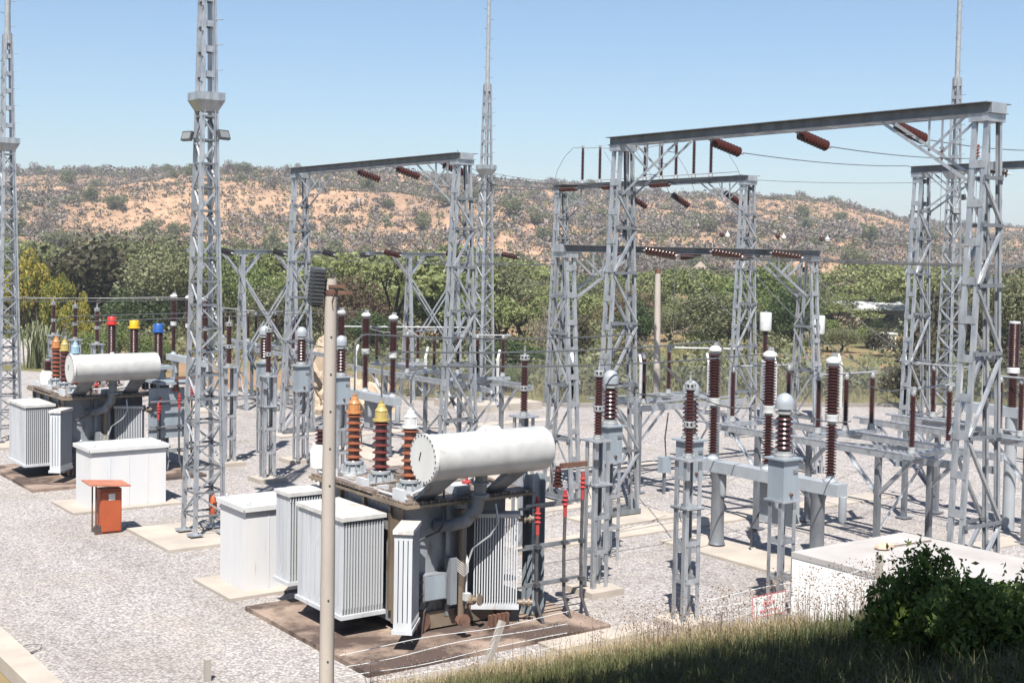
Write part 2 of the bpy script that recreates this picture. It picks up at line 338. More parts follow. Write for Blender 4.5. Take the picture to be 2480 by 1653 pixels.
def pw(x, xs, ys):
    return float(np.interp(x, xs, ys))
RX = [-900, 0, 120, 300, 480, 560, 700, 850, 1000, 1150, 1250, 1400, 1600, 1800, 1920, 2020, 2080, 2170, 2280, 2480, 3300]
RY = [432, 424, 421, 426, 422, 421, 432, 434, 432, 440, 448, 464, 488, 498, 500, 506, 522, 541, 553, 564, 575]
def ridge_depth(x): return pw(x, [-900, 1900, 2100, 2400, 3300], [520, 520, 560, 700, 760])
def hill_z(x, d):
    rd = ridge_depth(x); y = pw(x, RX, RY); zr = 6.8 + (HZ(x) - y) / FPX * rd; s = 185.0
    t = (d - s) / (rd - s)
    p = D(x, HZ(x), d)
    if t <= 0: return -0.8 + 0.8 * max(0, 1 + t * 6)
    nz = mnoise.fractal(Vector((p.x * 0.008, p.y * 0.008, 3.3)), 1.0, 2.1, 5)
    nz2 = abs(mnoise.noise(Vector((p.x * 0.012, p.y * 0.012, 8.1))))
    if t <= 1: z = zr * (0.25 * t + 0.75 * (t * t * (3 - 2 * t))); k = math.sin(math.pi * min(1, t)) 
    else: z = zr * max(0.0, 1 - (t - 1) * 0.8); k = 0.3
    return z + k * (nz * 7.5 - nz2 * 11.0 + 2.5)
def hill():
    xs = np.linspace(-900, 3300, 260); ds = np.concatenate([np.linspace(180, 480, 75), np.linspace(485, 800, 40), [900, 1100, 1400]])
    vs = []
    for d in ds:
        for x in xs:
            p = D(x, HZ(x), d); vs.append((p.x, p.y, hill_z(x, d)))
    n = len(xs); fs = [(a * n + b, a * n + b + 1, (a + 1) * n + b + 1, (a + 1) * n + b) for a in range(len(ds) - 1) for b in range(n - 1)]
    o = struct('hill', MB().add(vs, fs), 'hill'); o.data.polygons.foreach_set('use_smooth', [True] * len(o.data.polygons)); return o
hill()

# grassy bank the camera looks over (its brow, then a steep foot down to the yard)
BX = [-1200, 300, 780, 900, 1200, 1500, 1800, 2150, 2480, 2900, 3600]
BY = [2300, 2100, 1900, 1720, 1668, 1618, 1574, 1532, 1515, 1515, 1550]
BD = [18, 19, 19, 18.8, 18, 16.5, 15, 13.5, 12.5, 11.5, 10]
def bank_prof(x):
    d = pw(x, BX, BD); y = pw(x, BX, BY); z = max(-0.2, 6.8 - (y - HZ(x)) / FPX * d); return d, z
def bank_z(x, d):
    dc, zc = bank_prof(x)
    if d <= dc:
        t = d / dc; return 5.15 + (zc - 5.15) * (t ** 1.15)
    return zc - (d - dc) * 0.75
def bank():
    xs = np.linspace(-1200, 3600, 120); vs = []; rows = list(np.linspace(0.03, 1.0, 26)) + [1.06, 1.14, 1.24, 1.36]
    for t in rows:
        for x in xs:
            dc, zc = bank_prof(x); d = dc * t; p = D(x, HZ(x), d)
            z = bank_z(x, d) + mnoise.noise(Vector((p.x * 0.9, p.y * 0.9, 0))) * 0.06
            vs.append((p.x, p.y, z))
    n = len(xs); fs = [(a * n + b, a * n + b + 1, (a + 1) * n + b + 1, (a + 1) * n + b) for a in range(len(rows) - 1) for b in range(n - 1)]
    # ground behind the camera
    struct('bank', MB().add(vs, fs), 'earth', smooth=True)
    bb = MB(); bb.add([(-30, -30, 5.1), (14, -30, 5.1), (10, 0.0, 5.1), (-30, 22, 5.05), (-4, 3, 5.1), (2, 0, 5.12)], [(0, 1, 2, 5, 4, 3)]); struct('terrace', bb, 'earth')
bank()

def pad(a, b, h=0.07, m='slab', name='concrete_pad'):
    return struct(name, MB().box(((a[0] + b[0]) / 2, (a[1] + b[1]) / 2, h / 2 + 0.001), (abs(a[0] - b[0]), abs(a[1] - b[1]), h)), m)
for dy in (0, 18.56):
    pad((10.25, 17.9 + dy), (15.3, 22.55 + dy), 0.08, 'stained')
pad((13.6, 17.3), (16.0, 17.85), 0.05, 'slab')
for y0 in (23.25, 32.85): pad((10.25, y0), (13.1, y0 + 1.85), 0.06)
pad((10.75, 27.7), (13.6, 30.4), 0.07); pad((10.9, 44.6), (13.4, 47.4), 0.07); pad((31.0, 45.4), (34.6, 48.6), 0.30)
pad((42.8, 30.0), (45.6, 33.0), 0.1)
for x, y in ((16.72, 38.15), (16.55, 34.95), (17.65, 23.85), (16.7, 20.05), (16.65, 17.35), (18.85, 37.66)): pad((x - 0.42, y - 0.42), (x + 0.42, y + 0.42), 0.12)
for dy in (0, 18.2, 33.7): pad((20.9, 17.0 + dy), (22.35, 22.75 + dy), 0.06)
for y in (25.4, 14.4, 43.4, 32.2): pad((20.7, y - 0.75), (23.4, y + 0.65), 0.05)
pad((18.4, 23.55), (31.0, 24.35), 0.04, 'slab', 'path'); pad((18.6, 27.0), (24.0, 28.9), 0.03, 'slab'); pad((23.5, 41.8), (33, 42.5), 0.04, 'slab', 'path')
pad((22.9, 18.0), (33.0, 18.7), 0.03, 'slab', 'path'); pad((16.2, 31.3), (29, 32.0), 0.03, 'slab', 'path')
struct('kerb', MB().box((5.75, 20, 0.10), (0.45, 60, 0.24)), 'slab')
kb = MB(); kp = [(27, 56.2), (35.2, 46.2), (49.5, 38.6), (62, 26.2)]
for a, b in zip(kp, kp[1:]): kb.bar((*a, 0.06), (*b, 0.06), 0.25, 0.14)
struct('kerb', kb, 'slab')


# ------------------------------------------------------------------ lattice masts
def make_mast(H2=19.6):
    t = thing('lightning_mast', '', 'mast', (0, 0, 0), 0, 'lattice lightning masts of the yard')
    HC = 10.0; b0, b1 = 0.36, 0.17
    hw = lambda z: b0 + (b1 - b0) * z / HC
    cr = [(-1, -1), (1, -1), (1, 1), (-1, 1)]
    for sx, sy in cr:
        m = MB(); p = (sx * b0, sy * b0, 0.05); q = (sx * b1, sy * b1, HC)
        m.bar(p, q, 0.105, 0.012, (0, 1, 0)); m.bar(p, q, 0.012, 0.105, (0, 1, 0), (0.047 * sx, 0))
        m.box((p[0], p[1], 0.06), (0.3, 0.3, 0.03)); m.build('leg', 'steel', t)
    zs = list(np.linspace(0.45, 9.75, 18))
    for i, z in enumerate(zs):
        h = hw(z)
        for k in range(4):
            a, b = cr[k], cr[(k + 1) % 4]
            MB().angle((a[0] * h, a[1] * h, z), (b[0] * h, b[1] * h, z), 0.04, 0.008).build('horizontal_brace', 'steel_dark', t)  # horizontals get the darker steel, shade of their undersides put into the colour
            if i < len(zs) - 1:
                h2 = hw(zs[i + 1]); (c, d) = (a, b) if (i + k) % 2 else (b, a)
                MB().angle((c[0] * h, c[1] * h, z + 0.02), (d[0] * h2, d[1] * h2, zs[i + 1] - 0.02), 0.036, 0.008).build('diagonal_brace', 'steel', t)
    m = MB(); pr = [(0.20, HC - 0.12), (0.33, HC + 0.14), (0.33, HC + 0.32)]
    vs = [(x * r, y * r, z) for r, z in pr for x, y in cr]
    m.add(vs, [(k, (k + 1) % 4, 4 + (k + 1) % 4, 4 + k) for k in range(4)] + [(4 + k, 4 + (k + 1) % 4, 8 + (k + 1) % 4, 8 + k) for k in range(4)] + [(3, 2, 1, 0), (8, 9, 10, 11)])
    m.build('collar', 'steel', t)
    HJ = 13.6; u0, u1 = 0.165, 0.105
    for sx, sy in cr:
        m = MB(); p = (sx * u0, sy * u0, HC + 0.3); q = (sx * u1, sy * u1, HJ + 0.2)
        m.bar(p, q, 0.10, 0.014, (0, 1, 0)); m.bar(p, q, 0.014, 0.10, (0, 1, 0), (0.043 * sx, 0)); m.build('upper_leg', 'steel', t)
    for i, z in enumerate(np.arange(HC + 0.75, HJ, 0.58)):
        h = (u0 + (u1 - u0) * (z - HC) / (HJ - HC)) + 0.012
        m = MB()
        for k in range(4):
            a, b = cr[k], cr[(k + 1) % 4]; m.bar((a[0] * h, a[1] * h, z), (b[0] * h, b[1] * h, z), 0.012, 0.14)
        m.build('batten_plate', 'steel', t)
        h = 0.15
        MB().tube((-h, -h, z - 0.2), (-h - 0.17, -h - 0.1, z - 0.18), 0.011, None, 5).build('step_peg', 'steel_dark', t)
        MB().tube((h, -h, z + 0.1), (h + 0.17, -h - 0.05, z + 0.12), 0.011, None, 5).build('step_peg', 'steel_dark', t)
    m = MB(); m.tube((0, 0, HJ - 0.3), (0, 0, HJ + 3.0), 0.10, 0.085, 10); m.tube((0, 0, HJ + 2.9), (0, 0, H2), 0.085, 0.05, 10)
    m.tube((0, 0, HJ - 0.1), (0, 0, HJ + 0.25), 0.15, 0.15, 10)
    m.build('top_pole', 'alu', t, True)
    for z in np.arange(HJ + 0.5, H2 - 1, 0.42):
        s = 1 if int(z / 0.42) % 2 else -1
        MB().tube((s * 0.08, 0, z), (s * 0.24, -0.03, z + 0.01), 0.011, None, 5).build('step_peg', 'steel_dark', t)
    return t
def flood(parent, loc, rz, tilt=0.5):
    m = MB(); m.box((0, 0, 0), (0.32, 0.08, 0.22)); m.box((0, 0.06, 0), (0.2, 0.05, 0.13)); f = m.build('floodlight', 'lamp_grey', parent, False, loc)
    f.rotation_euler = (-tilt, 0, rz)
    MB().box((0, -0.044, 0), (0.26, 0.006, 0.16)).build('lens', 'glass', f)
    MB().bar((0.0, 0.05, 0.0), (0.0, 0.30, 0.05), 0.05, 0.03).build('bracket', 'steel_dark', f)
mast = make_mast(); mast.location = (12.1, 29.0, 0.07)
mast['label'] = 'tall lattice lightning mast with floodlights, between the two white kiosks'
m2 = dup(mast, (12.15, 46.2, 0.07), 'tall lattice mast cut by the picture edge beside the yellow-green tree')
m3 = dup(mast, (32.5, 47.0, 0.28), 'slender lattice mast with a pale top pole, at the far fence behind the portal gantry')
m4 = dup(mast, (44.1, 31.5, 0.1), 'slender lattice mast seen through the tall gantry beside the brown-green trees')
flood(mast, (0.30, -0.30, 9.35), R(20), 0.35); flood(mast, (-0.42, 0.1, 9.3), R(-70), 0.3)
flood(m3, (0.16, -0.3, 9.55), R(20), 0.4); flood(m4, (0.5, -0.1, 9.2), R(60), 0.3); flood(m4, (-0.25, -0.3, 8.6), R(-20), 0.5)
rw = MB(); rw.path([(-0.25, 0, 9.6), (-0.35, -0.1, 9.7), (-0.45, -0.05, 9.62), (-0.5, -0.1, 9.75)], 0.03, 6); rw.build('loose_ribbon', 'sign', m3)


# ------------------------------------------------------------------ gantries
def column_parts(parent, loc, H, along, sb=0.66, st=0.22, levels=None, wsp=0.128, capz=0.2):
    """one tapered column: spreads across the beam direction; 'along' = 'X' or 'Y' is the way the beam runs"""
    def P(u, w_, z): return (u, w_, z) if along == 'Y' else (w_, u, z)
    cm = MB(); cm.add([], [])
    a = P(0, 0, 0); cap = P(2 * st + 0.14, 2 * wsp + 0.16, 0.16)
    cm.box((0, 0, H - capz - 0.075), cap)
    col = cm.build('column', 'steel', parent, False, loc)
    hw = lambda z: sb + (st - sb) * min(1, z / (H - capz - 0.1))
    zt = H - capz - 0.15
    for s in (-1, 1):
        m = MB()
        for q in (-1, 1):
            p0, p1 = P(s * sb, q * wsp, 0.0), P(s * st, q * wsp, zt)
            upv = P(0, 1, 0)
            m.bar(p0, p1, 0.012, 0.10, upv, (0, 0)) if along == 'Y' else m.bar(p0, p1, 0.10, 0.012, P(1, 0, 0), (0, 0))
            for e in (-1, 1):
                o = Vector(P(0, 0, 0)); sh = Vector(P(0, 0.0, 0))
                d0 = Vector(P(s * sb, q * wsp + e * 0.046, 0)); d1 = Vector(P(s * st, q * wsp + e * 0.046, zt))
                m.bar(d0 + Vector(P(0.03 * -s, 0, 0)), d1 + Vector(P(0.03 * -s, 0, 0)), *( (0.06, 0.010) if along == 'Y' else (0.010, 0.06)), upv)
        m.build('leg', 'steel', col)
        z = 0.5
        while z < zt - 0.1:
            u = s * (hw(z) + 0.016)
            MB().box(P(u, 0, z), P(0.010, 2 * wsp + 0.09, 0.15)).build('batten_plate', 'steel', col)
            z += 0.74
    lv = levels or [0.08, 1.7, 3.4, 5.0, 6.3, 7.45, 8.35]
    for i, z in enumerate(lv):
        for q in (-1, 1):
            wv = q * (wsp + 0.062); h = hw(z)
            MB().angle(P(-h, wv, z), P(h, wv, z), 0.065 if i else 0.12, 0.01).build('horizontal_brace', 'steel_dark', col)  # darker steel paints in the shaded look of the horizontals
            for e in (-1, 1): MB().box(P(e * (h - 0.05), wv - q * 0.012, z), P(0.16, 0.008, 0.17)).build('gusset_plate', 'steel_dark', col)
            if i < len(lv) - 1:
                z2 = lv[i + 1]; h2 = hw(z2); s = 1 if i % 2 else -1
                MB().angle(P(s * h, wv + q * 0.012, z + 0.05), P(-s * h2, wv + q * 0.012, z2 - 0.05), 0.06, 0.01, P(0, 1, 0)).build('diagonal_brace', 'steel', col)
    return col

def gantry(name, label, x, y0, y1, H, along='Y', cols=(True, True), kb=2.3, sb=0.66, st=0.22, levels=None, ends=(0.3, 0.3), group=None):
    """beam from y0 to y1 (or x0..x1 when along X, then x is the fixed Y)"""
    lo, hi = min(y0, y1), max(y0, y1)
    def W(a, c, z): return (c, a, z) if along == 'Y' else (a, c, z)
    root = thing(name, label, 'gantry', W(lo, x, 0), 0, group)
    L = hi - lo
    def Q(a, c, z): return (c, a, z) if along == 'Y' else (a, c, z)
    wsp = 0.23
    for s in (-1, 1):
        m = MB(); c = s * wsp
        m.bb(Q(-ends[0], c - 0.006, H - 0.2), Q(L + ends[1], c + 0.006, H))
        m.bb(Q(-ends[0], c + s * 0.007, H - 0.016), Q(L + ends[1], c + s * 0.17, H - 0.001)); m.bb(Q(-ends[0], c + s * 0.007, H - 0.2), Q(L + ends[1], c + s * 0.085, H - 0.186))
        m.build('beam', 'steel_dark', root)  # shade on the beam web is put into the colour by the darker steel
    a = 0.4
    while a < L:
        MB().box(Q(a, 0, H - 0.19), Q(0.10, 0.44, 0.012)).build('tie_plate', 'steel', root); a += 1.15
    for e in (-ends[0] - 0.006, L + ends[1] + 0.006):
        MB().box(Q(e, 0, H - 0.1), Q(0.012, 0.46, 0.2)).build('end_plate', 'steel', root)
    for has, a, s in ((cols[0], 0.0, 1), (cols[1], L, -1)):
        if not has: continue
        column_parts(root, Q(a, 0, 0), H, along, sb, st, levels)
        zb = H - 1.5 * kb / 2.3; zm = (zb + H - 0.2) / 2; am = kb * 0.5
        for c in (-0.21, 0.21):
            br = MB(); br.angle(Q(a + s * 0.18, c, zb), Q(a + s * kb, c, H - 0.21), 0.065, 0.01, Q(0, 1, 0)); br.build('knee_brace', 'steel', root)
            st2 = MB(); st2.angle(Q(a + s * am, c, zm), Q(a + s * 0.3, c, H - 0.21), 0.055, 0.01, Q(0, 1, 0)); st2.build('strut', 'steel', root)
            st3 = MB(); st3.angle(Q(a + s * am, c, zm), Q(a + s * am, c, H - 0.21), 0.05, 0.01); st3.build('strut', 'steel', root)
        for k in range(1, 5):
            f = k / 5
            MB().box(Q(a + s * (0.18 + (kb - 0.18) * f), 0, zb + (H - 0.21 - zb) * f), Q(0.05, 0.42, 0.012)).build('batten_plate', 'steel_dark', root)
    return root
GG = 'steel gantries carrying the overhead lines'
gantry('steel_gantry', 'tallest looking steel gantry, its long beam crossing the sky above the circuit breaker', 22.0, 15.02, 25.64, 9.8, ends=(0.25, 0.25), group=GG)
gantry('steel_gantry', 'steel gantry behind the front transformer, standing before the bare hillside', 21.75, 32.72, 43.45, 9.75, ends=(0.25, 0.25), group=GG)
gantry('steel_gantry', 'steel gantry at the back with upright insulators standing along its beam', 36.0, 34.75, 46.12, 9.85, ends=(0.25, 0.25), group=GG)
gantry('steel_gantry', 'steel gantry at the yard edge whose beam passes behind the tallest column', 36.0, 14.5, 26.95, 9.85, ends=(0.25, 0.25), cols=(False, True), group=GG)
gantry('busbar_gantry', 'lower busbar gantry whose beam is at eye level and carries three brown strings', 28.1, 22.12, 31.95, 7.05, ends=(0.25, 0.25), along='X', kb=2.3, levels=[0.08, 1.7, 3.2, 4.6, 5.6], group=GG)

def portal(label, x0, x1, c0, c1, y, H=6.75):
    root = thing('portal_gantry', label, 'gantry', (x0, y, 0), 0, 'slim portal gantries of the far busbar')
    L = x1 - x0
    for s in (-1, 1):
        m = MB(); m.bb((0, s * 0.12 - 0.006, H - 0.16), (L, s * 0.12 + 0.006, H)); m.bb((0, s * 0.127, H - 0.014), (L, s * 0.24, H - 0.001)); m.bb((0, s * 0.127, H - 0.159), (L, s * 0.18, H - 0.147)); m.build('beam', 'steel', root)
    for c in (c0 - x0, c1 - x0):
        cm = MB().box((c, 0, H - 0.23), (0.36, 0.3, 0.12)); col = cm.build('column', 'steel', root)
        zs = [0.05, 1.5, 2.8, 3.9, 4.9, 5.5]; zt = 5.55; h = lambda z: 0.55 + (0.13 - 0.55) * min(1, z / zt)
        for s in (-1, 1):
            m = MB(); m.bar((c, s * 0.55, 0), (c, s * 0.13, zt), 0.14, 0.1, (0, 1, 0)); m.bar((c, s * 0.13, zt), (c, s * 0.1, H - 0.2), 0.14, 0.1, (0, 1, 0)); m.build('leg', 'steel', col)
        for i, z in enumerate(zs):
            MB().angle((c, -h(z), z), (c, h(z), z), 0.06, 0.01).build('horizontal_brace', 'steel_dark', col)  # shade on the horizontals painted in with the darker steel
            if i < 5:
                s = 1 if i % 2 else -1
                MB().angle((c + 0.05, s * h(z), z), (c + 0.05, -s * h(zs[i + 1]), zs[i + 1]), 0.06, 0.01, (1, 0, 0)).build('diagonal_brace', 'steel', col)
        for s in (-1, 1):
            for q in (-0.1, 0.1):
                MB().angle((c, q, H - 1.15), (c + s * 0.85, q, H - 0.16), 0.07, 0.01, (0, 1, 0)).build('knee_brace', 'steel', root)
    a, b = c0 - x0 + 0.1, c1 - x0 - 0.1
    for q in (-0.14, 0.14):
        MB().angle((a, q, H - 1.25), (b, q, 2.2), 0.08, 0.01, (0, 1, 0)).build('cross_brace', 'steel', root)
        MB().angle((b, q * 1.2, H - 1.25), (a, q * 1.2, 2.2), 0.08, 0.01, (0, 1, 0)).build('cross_brace', 'steel', root)
    return root
portal('slim portal gantry with three dark strings, seen just past the lattice mast', 20.6, 26.9, 23.0, 25.4, 51.2)
portal('slim portal gantry with brown strings, seen between the concrete pole and the slender mast', 29.0, 36.2, 31.2, 33.8, 51.2)


# ------------------------------------------------------------------ insulator strings and conductors
def disc_mesh(r, m):
    b = MB(); b.lathe([(0.02, 0), (0.038, 0.004), (0.042, 0.045), (r * 0.5, 0.055), (r * 1.04, 0.078), (r * 1.0, 0.092), (r * 0.5, 0.085), (0.035, 0.095), (0.018, 0.125)], n=14)
    return b.mesh('disc', m, True)
DISC = {k: disc_mesh(0.125, k) for k in ('brown', 'dark_porc', 'rust_porc')}
ROD = MB().lathe([(0.014, 0), (0.014, 0.16), (0.03, 0.17), (0.03, 0.21), (0.014, 0.22), (0.014, 0.26)], n=8).mesh('end_fitting', 'alu', True)
def string(p, q, label, m='brown', n=None, link_len=0.16, group='insulator strings hung on the gantries'):
    p, q = Vector(p), Vector(q); d = (q - p); L = d.length; dn = d.normalized()
    t = thing('insulator_string', label, 'insulator', p, 0, group); t.rotation_mode = 'QUATERNION'; t.rotation_quaternion = dn.to_track_quat('Z', 'Y')
    n = n or max(4, int(round((L - link_len) / 0.125))); pitch = (L - link_len) / n
    f = link('end_fitting', ROD, t, (0, 0, -0.06))
    for i in range(n):
        o = link('disc', DISC[m], t, (0, 0, link_len + i * pitch)); o.scale = (1, 1, pitch / 0.125)
    k = MB().lathe([(0.02, 0), (0.045, 0.02), (0.02, 0.08), (0.03, 0.1), (0.012, 0.16)], (0, 0, L - 0.01), n=8).build('line_clamp', 'alu', t)
    return q
def sagline(p, q, sag=0.3, n=12):
    p, q = Vector(p), Vector(q); return [p.lerp(q, i / n) - Vector((0, 0, sag * 4 * (i / n) * (1 - i / n))) for i in range(n + 1)]
def wire(pts, label, r=0.013, group=None, m='wire', cat='conductor', name='conductor'):
    return tag(MB().path(pts, r, 5).build(name, m), label, cat, group)

mo = ['beside the knee brace of the near column', 'in the middle of the beam', 'next to the far brace']
ends = []
for i, (y, nm) in enumerate(((22.9, 'over the red-brown circuit breaker poles'), (20.15, 'hanging at mid beam against clear sky'), (17.5, 'beside the great sloping brace'))):
    e = string((22.3, y, 9.62), (23.35, y - 0.05, 9.36), 'red-brown insulator string of the tallest gantry, ' + nm, n=9); ends.append(e)
    wire(sagline(e, (36.0, y + 4.6, 9.9 + 0.12 * i), 0.10), 'thin line leaving the tallest gantry from the string ' + nm, 0.012, 'line wires between gantries')
for i, (y, nm) in enumerate(((39.95, 'in the middle of the span'), (37.35, 'past mid span'), (34.5, 'crossing the sloping brace'))):
    e = string((22.05, y, 9.56), (23.05, y - 0.05, 9.28), 'brown insulator string of the gantry before the hill, ' + nm, n=9)
    wire(sagline(e, (36.0, y + 4.4, 9.75), 0.25), 'thin line leaving the gantry before the bare hill, ' + nm, 0.011, 'line wires between gantries')
for i, (y, nm) in enumerate(((46.05, 'over its outer column'), (43.1, 'mostly behind the tall column'), (40.1, 'at mid beam'))):
    string((35.72, y, 9.66), (35.7, y - 1.35, 9.66), 'short brown string along the back gantry beam, ' + nm, n=9)
for i, (y, nm) in enumerate(((42.0, 'seen just past the tall column'), (39.4, 'in the open middle'), (36.4, 'by the far column'))):
    MB_ = MB().path([(36.2, y + 0.1, 9.7), (36.3, y, 9.35)], 0.012, 5)
    e = string((36.3, y, 9.36), (37.3, y - 0.1, 8.85), 'drooping brown string below the back gantry beam, ' + nm, n=9)
    tag(MB_.build('hanger_rod', 'wire'), 'short rod holding the drooping string of the back gantry, ' + nm, 'rod', 'hanger rods')
    wire(sagline(e, (75 + i * 2, y + 8 - i * 1.0, 8.3 - i * 0.4), 0.9, 16), 'thin line towards the hill from the drooping string ' + nm, 0.013, 'outgoing line wires')
for i, (x, nm) in enumerate(((24.6, 'next to the tall column'), (27.2, 'in mid beam'), (29.75, 'near its far end'))):
    e = string((x, 27.82, 6.95), (x + 0.35, 26.75, 6.80), 'red-brown string on the front of the busbar gantry, ' + nm, n=9)
    wire(sagline(e, (x + 1.6, 8.0, 6.75), 0.10), 'level busbar wire from the busbar gantry string ' + nm, 0.013, 'busbar wires')
    e2 = string((x + 0.35, 28.38, 6.92), (x + 0.5, 29.4, 6.78), 'shaded brown string behind the busbar gantry beam, ' + nm, n=9)
    wire(sagline(e2, (x + 0.2, 50.9, 6.6), 0.35), 'busbar wire running back to the portal gantry from ' + nm, 0.012, 'busbar wires')
for i, (x, nm) in enumerate(((21.9, 'by the mast'), (24.25, 'by the gantry leg'), (26.6, 'at the beam end'))):
    string((x, 51.0, 6.72), (x + 0.18, 50.15, 6.58), 'dark grey string on the slim portal past the mast, ' + nm, 'dark_porc', n=7)
for i, (x, nm) in enumerate(((29.65, 'near its column'), (32.95, 'behind the gantry leg'), (36.1, 'at the free end'))):
    string((x, 51.0, 6.75), (x + 0.3, 49.9, 6.60), 'red-brown string on the slim portal behind the pole, ' + nm, n=9)
    string((x - 0.05, 51.4, 6.72), (x - 0.35, 52.3, 6.55), 'dark underside string behind the slim portal beam, ' + nm, 'dark_porc', n=8)
e = string((36.3, 25.2, 9.7), (36.6, 24.2, 9.55), 'red-brown string on the yard edge gantry, behind the long sloping brace', n=9)
for i, (a, b) in enumerate((((36, 26.2, 10.45), (36, 26.2, 9.85)), ((36, 24.9, 10.75), (36, 24.9, 9.85)))):
    t = thing('pin_insulator', ['small red pin insulator standing on the yard edge gantry beam, near its column', 'small red pin insulator on the yard edge gantry, beside the tallest column'][i], 'insulator', b, 0, 'pin insulators')
    MB().lathe(sheds(0.2, 0.62, 0.04, 0.09, 4), n=10).build('porcelain', 'rust_porc', t, True); MB().tube((0, 0, 0), (0, 0, 0.2), 0.02).build('pin', 'steel_dark', t)
    wire([(36, b[1], 9.85), (35.9, b[1] - 0.1, 7.5), (35.7, b[1], 4.2)], 'thin drop wire by the yard edge gantry, ' + ('near its column' if i == 0 else 'beside the tallest column'), 0.008, 'drop wires')
# far mid-line insulator bits
for i, (x, y) in enumerate(((1748, 566), (1884, 570), (1990, 576))):
    for k in (0, 1):
        p = D(x + 14 * k, y + 3 * k, 78); t = thing('line_insulator', 'small insulator on the outgoing wire against the hill, ' + ['above the busbar gantry column', 'halfway to the far column', 'closest to the yard edge gantry'][i], 'insulator', p, 0, 'line insulators over the hill')
        MB().lathe([(0.03, -0.22), (0.15, -0.12), (0.16, 0.0), (0.05, 0.12), (0.03, 0.2)], n=10).build('disc', 'brown' if k == 0 else 'cap_white', t, True)
# shield wires between mast and gantries
p3 = (32.5, 47.0, 10.3)
wire(sagline((21.75, 33.0, 9.85), p3, 0.25), 'thin shield wire from the gantry before the hill to the slender mast', 0.010, 'shield wires')
wire(sagline(p3, (36.0, 46.0, 9.95), 0.05), 'thin shield wire from the slender mast to the back gantry', 0.010, 'shield wires')
wire(sagline((32.4, 46.8, 9.9), (36.0, 35, 9.9), 0.25), 'thin shield wire sagging along the back gantry', 0.010, 'shield wires')
wire(sagline((36.0, 34.7, 9.7), (44.1, 31.5, 9.9), 0.1), 'thin shield wire from the back gantry to the mast seen through the tall gantry', 0.010, 'shield wires')
for i in range(2):
    wire(sagline((9.0, 60 + i * 2.0, 4.6 + 0.1 * i), (21.7, 55.5 - 1.8 * i, 4.6), 0.12), 'level wire above the coloured bushings, ' + ['higher strand', 'lower strand'][i], 0.012, 'third bay wires')
wire(sagline((9, 51, 4.75), (21.8, 50.6, 4.7), 0.1), 'level wire passing in front of the broad olive trees', 0.012, 'third bay wires')


# ------------------------------------------------------------------ surge arresters
def pedestal(t, H, s, plates, wd=0.09):
    for sx in (-1, 1):
        for sy in (-1, 1):
            m = MB(); m.box((sx * s, sy * s, H / 2), (wd, 0.014, H)); m.box((sx * (s + wd / 2 - 0.007), sy * (s - wd / 2 + 0.003), H / 2), (0.014, wd - 0.02, H))
            m.build('leg', 'steel', t)
    for z, k, th in plates:
        MB().box((0, 0, z), (2 * s + k, 2 * s + k, th)).build('plate', 'steel', t)
    for z in (0.75, 1.45):
        m = MB(); e = s + 0.02
        for a, b in (((-e, -e), (e, -e)), ((e, -e), (e, e)), ((e, e), (-e, e)), ((-e, e), (-e, -e))): m.bar((*a, z), (*b, z), 0.016, 0.085)
        m.build('band', 'steel', t)
def make_arrester():
    t = thing('surge_arrester', '', 'surge arrester', (0, 0, 0), 0, 'surge arresters on steel pedestals')
    pedestal(t, 2.95, 0.15, [(2.98, 0.20, 0.03), (2.10, 0.16, 0.035)])
    MB().box((0, 0, 2.07), (0.44, 0.44, 0.012)).build('plate', 'steel_dark', t)
    MB().box((-0.16, -0.155, 2.55), (0.10, 0.06, 0.14)).build('counter', 'lamp_grey', t)
    MB().path([(-0.24, -0.1, 2.2), (-0.3, -0.1, 2.0), (-0.24, -0.1, 1.85)], 0.008, 5).build('earth_lead', 'cable', t)
    m = MB(); m.lathe([(0.10, 3.0), (0.10, 3.03), (0.075, 3.04), (0.075, 3.10)], n=14)
    for a in range(8): m.box((0.09 * math.cos(a * R(45)), 0.09 * math.sin(a * R(45)), 3.06), (0.025, 0.025, 0.05), a * R(45))
    m.build('flange', 'alu', t, True)
    MB().lathe(sheds(3.10, 3.56, 0.058, 0.092, 8), n=16).build('lower_insulator', 'brown', t, True)
    def ring(z):
        m = MB(); m.lathe([(0.105, z), (0.11, z + 0.02), (0.06, z + 0.03), (0.06, z + 0.09), (0.11, z + 0.10), (0.105, z + 0.12)], n=14)
        for a in range(8): m.box((0.098 * math.cos(a * R(45)), 0.098 * math.sin(a * R(45)), z + 0.06), (0.02, 0.035, 0.08), a * R(45))
        return m
    ring(3.56).build('joint_ring', 'alu', t, True)
    MB().lathe(sheds(3.68, 4.26, 0.058, 0.092, 10), n=16).build('upper_insulator', 'brown', t, True)
    ring(4.26).build('cap_ring', 'alu', t, True)
    MB().lathe([(0.03, 4.36), (0.03, 4.44), (0.018, 4.45), (0.018, 4.55), (0.028, 4.56), (0.028, 4.58)], n=8).build('terminal', 'alu', t, True)
    return t
ar = make_arrester(); ar.location = (16.7, 20.05, 0.1); ar['label'] = 'surge arrester on a four-legged pedestal, next past the cable rack of the front transformer'
dup(ar, (16.62, 17.35, 0.1), 'surge arrester on a pedestal standing closest to the dry grass and warning sign')
dup(ar, (17.65, 23.85, 0.1), 'surge arrester rising directly behind the white conservator of the front transformer')
dup(ar, (16.72, 38.15, 0.1), 'surge arrester on a pedestal beside the lattice mast and the white kiosk')
dup(ar, (16.55, 34.95, 0.1), 'surge arrester on a pedestal in front of a grey domed transformer, behind the front kiosk')
for y, nm in ((55.95, 'furthest along'), (53.05, 'in the middle of its row'), (50.35, 'next to the red-capped bushing')):
    dup(ar, (16.6, y, 0.0), 'thin distant surge arrester before the yellow-green tree, ' + nm)

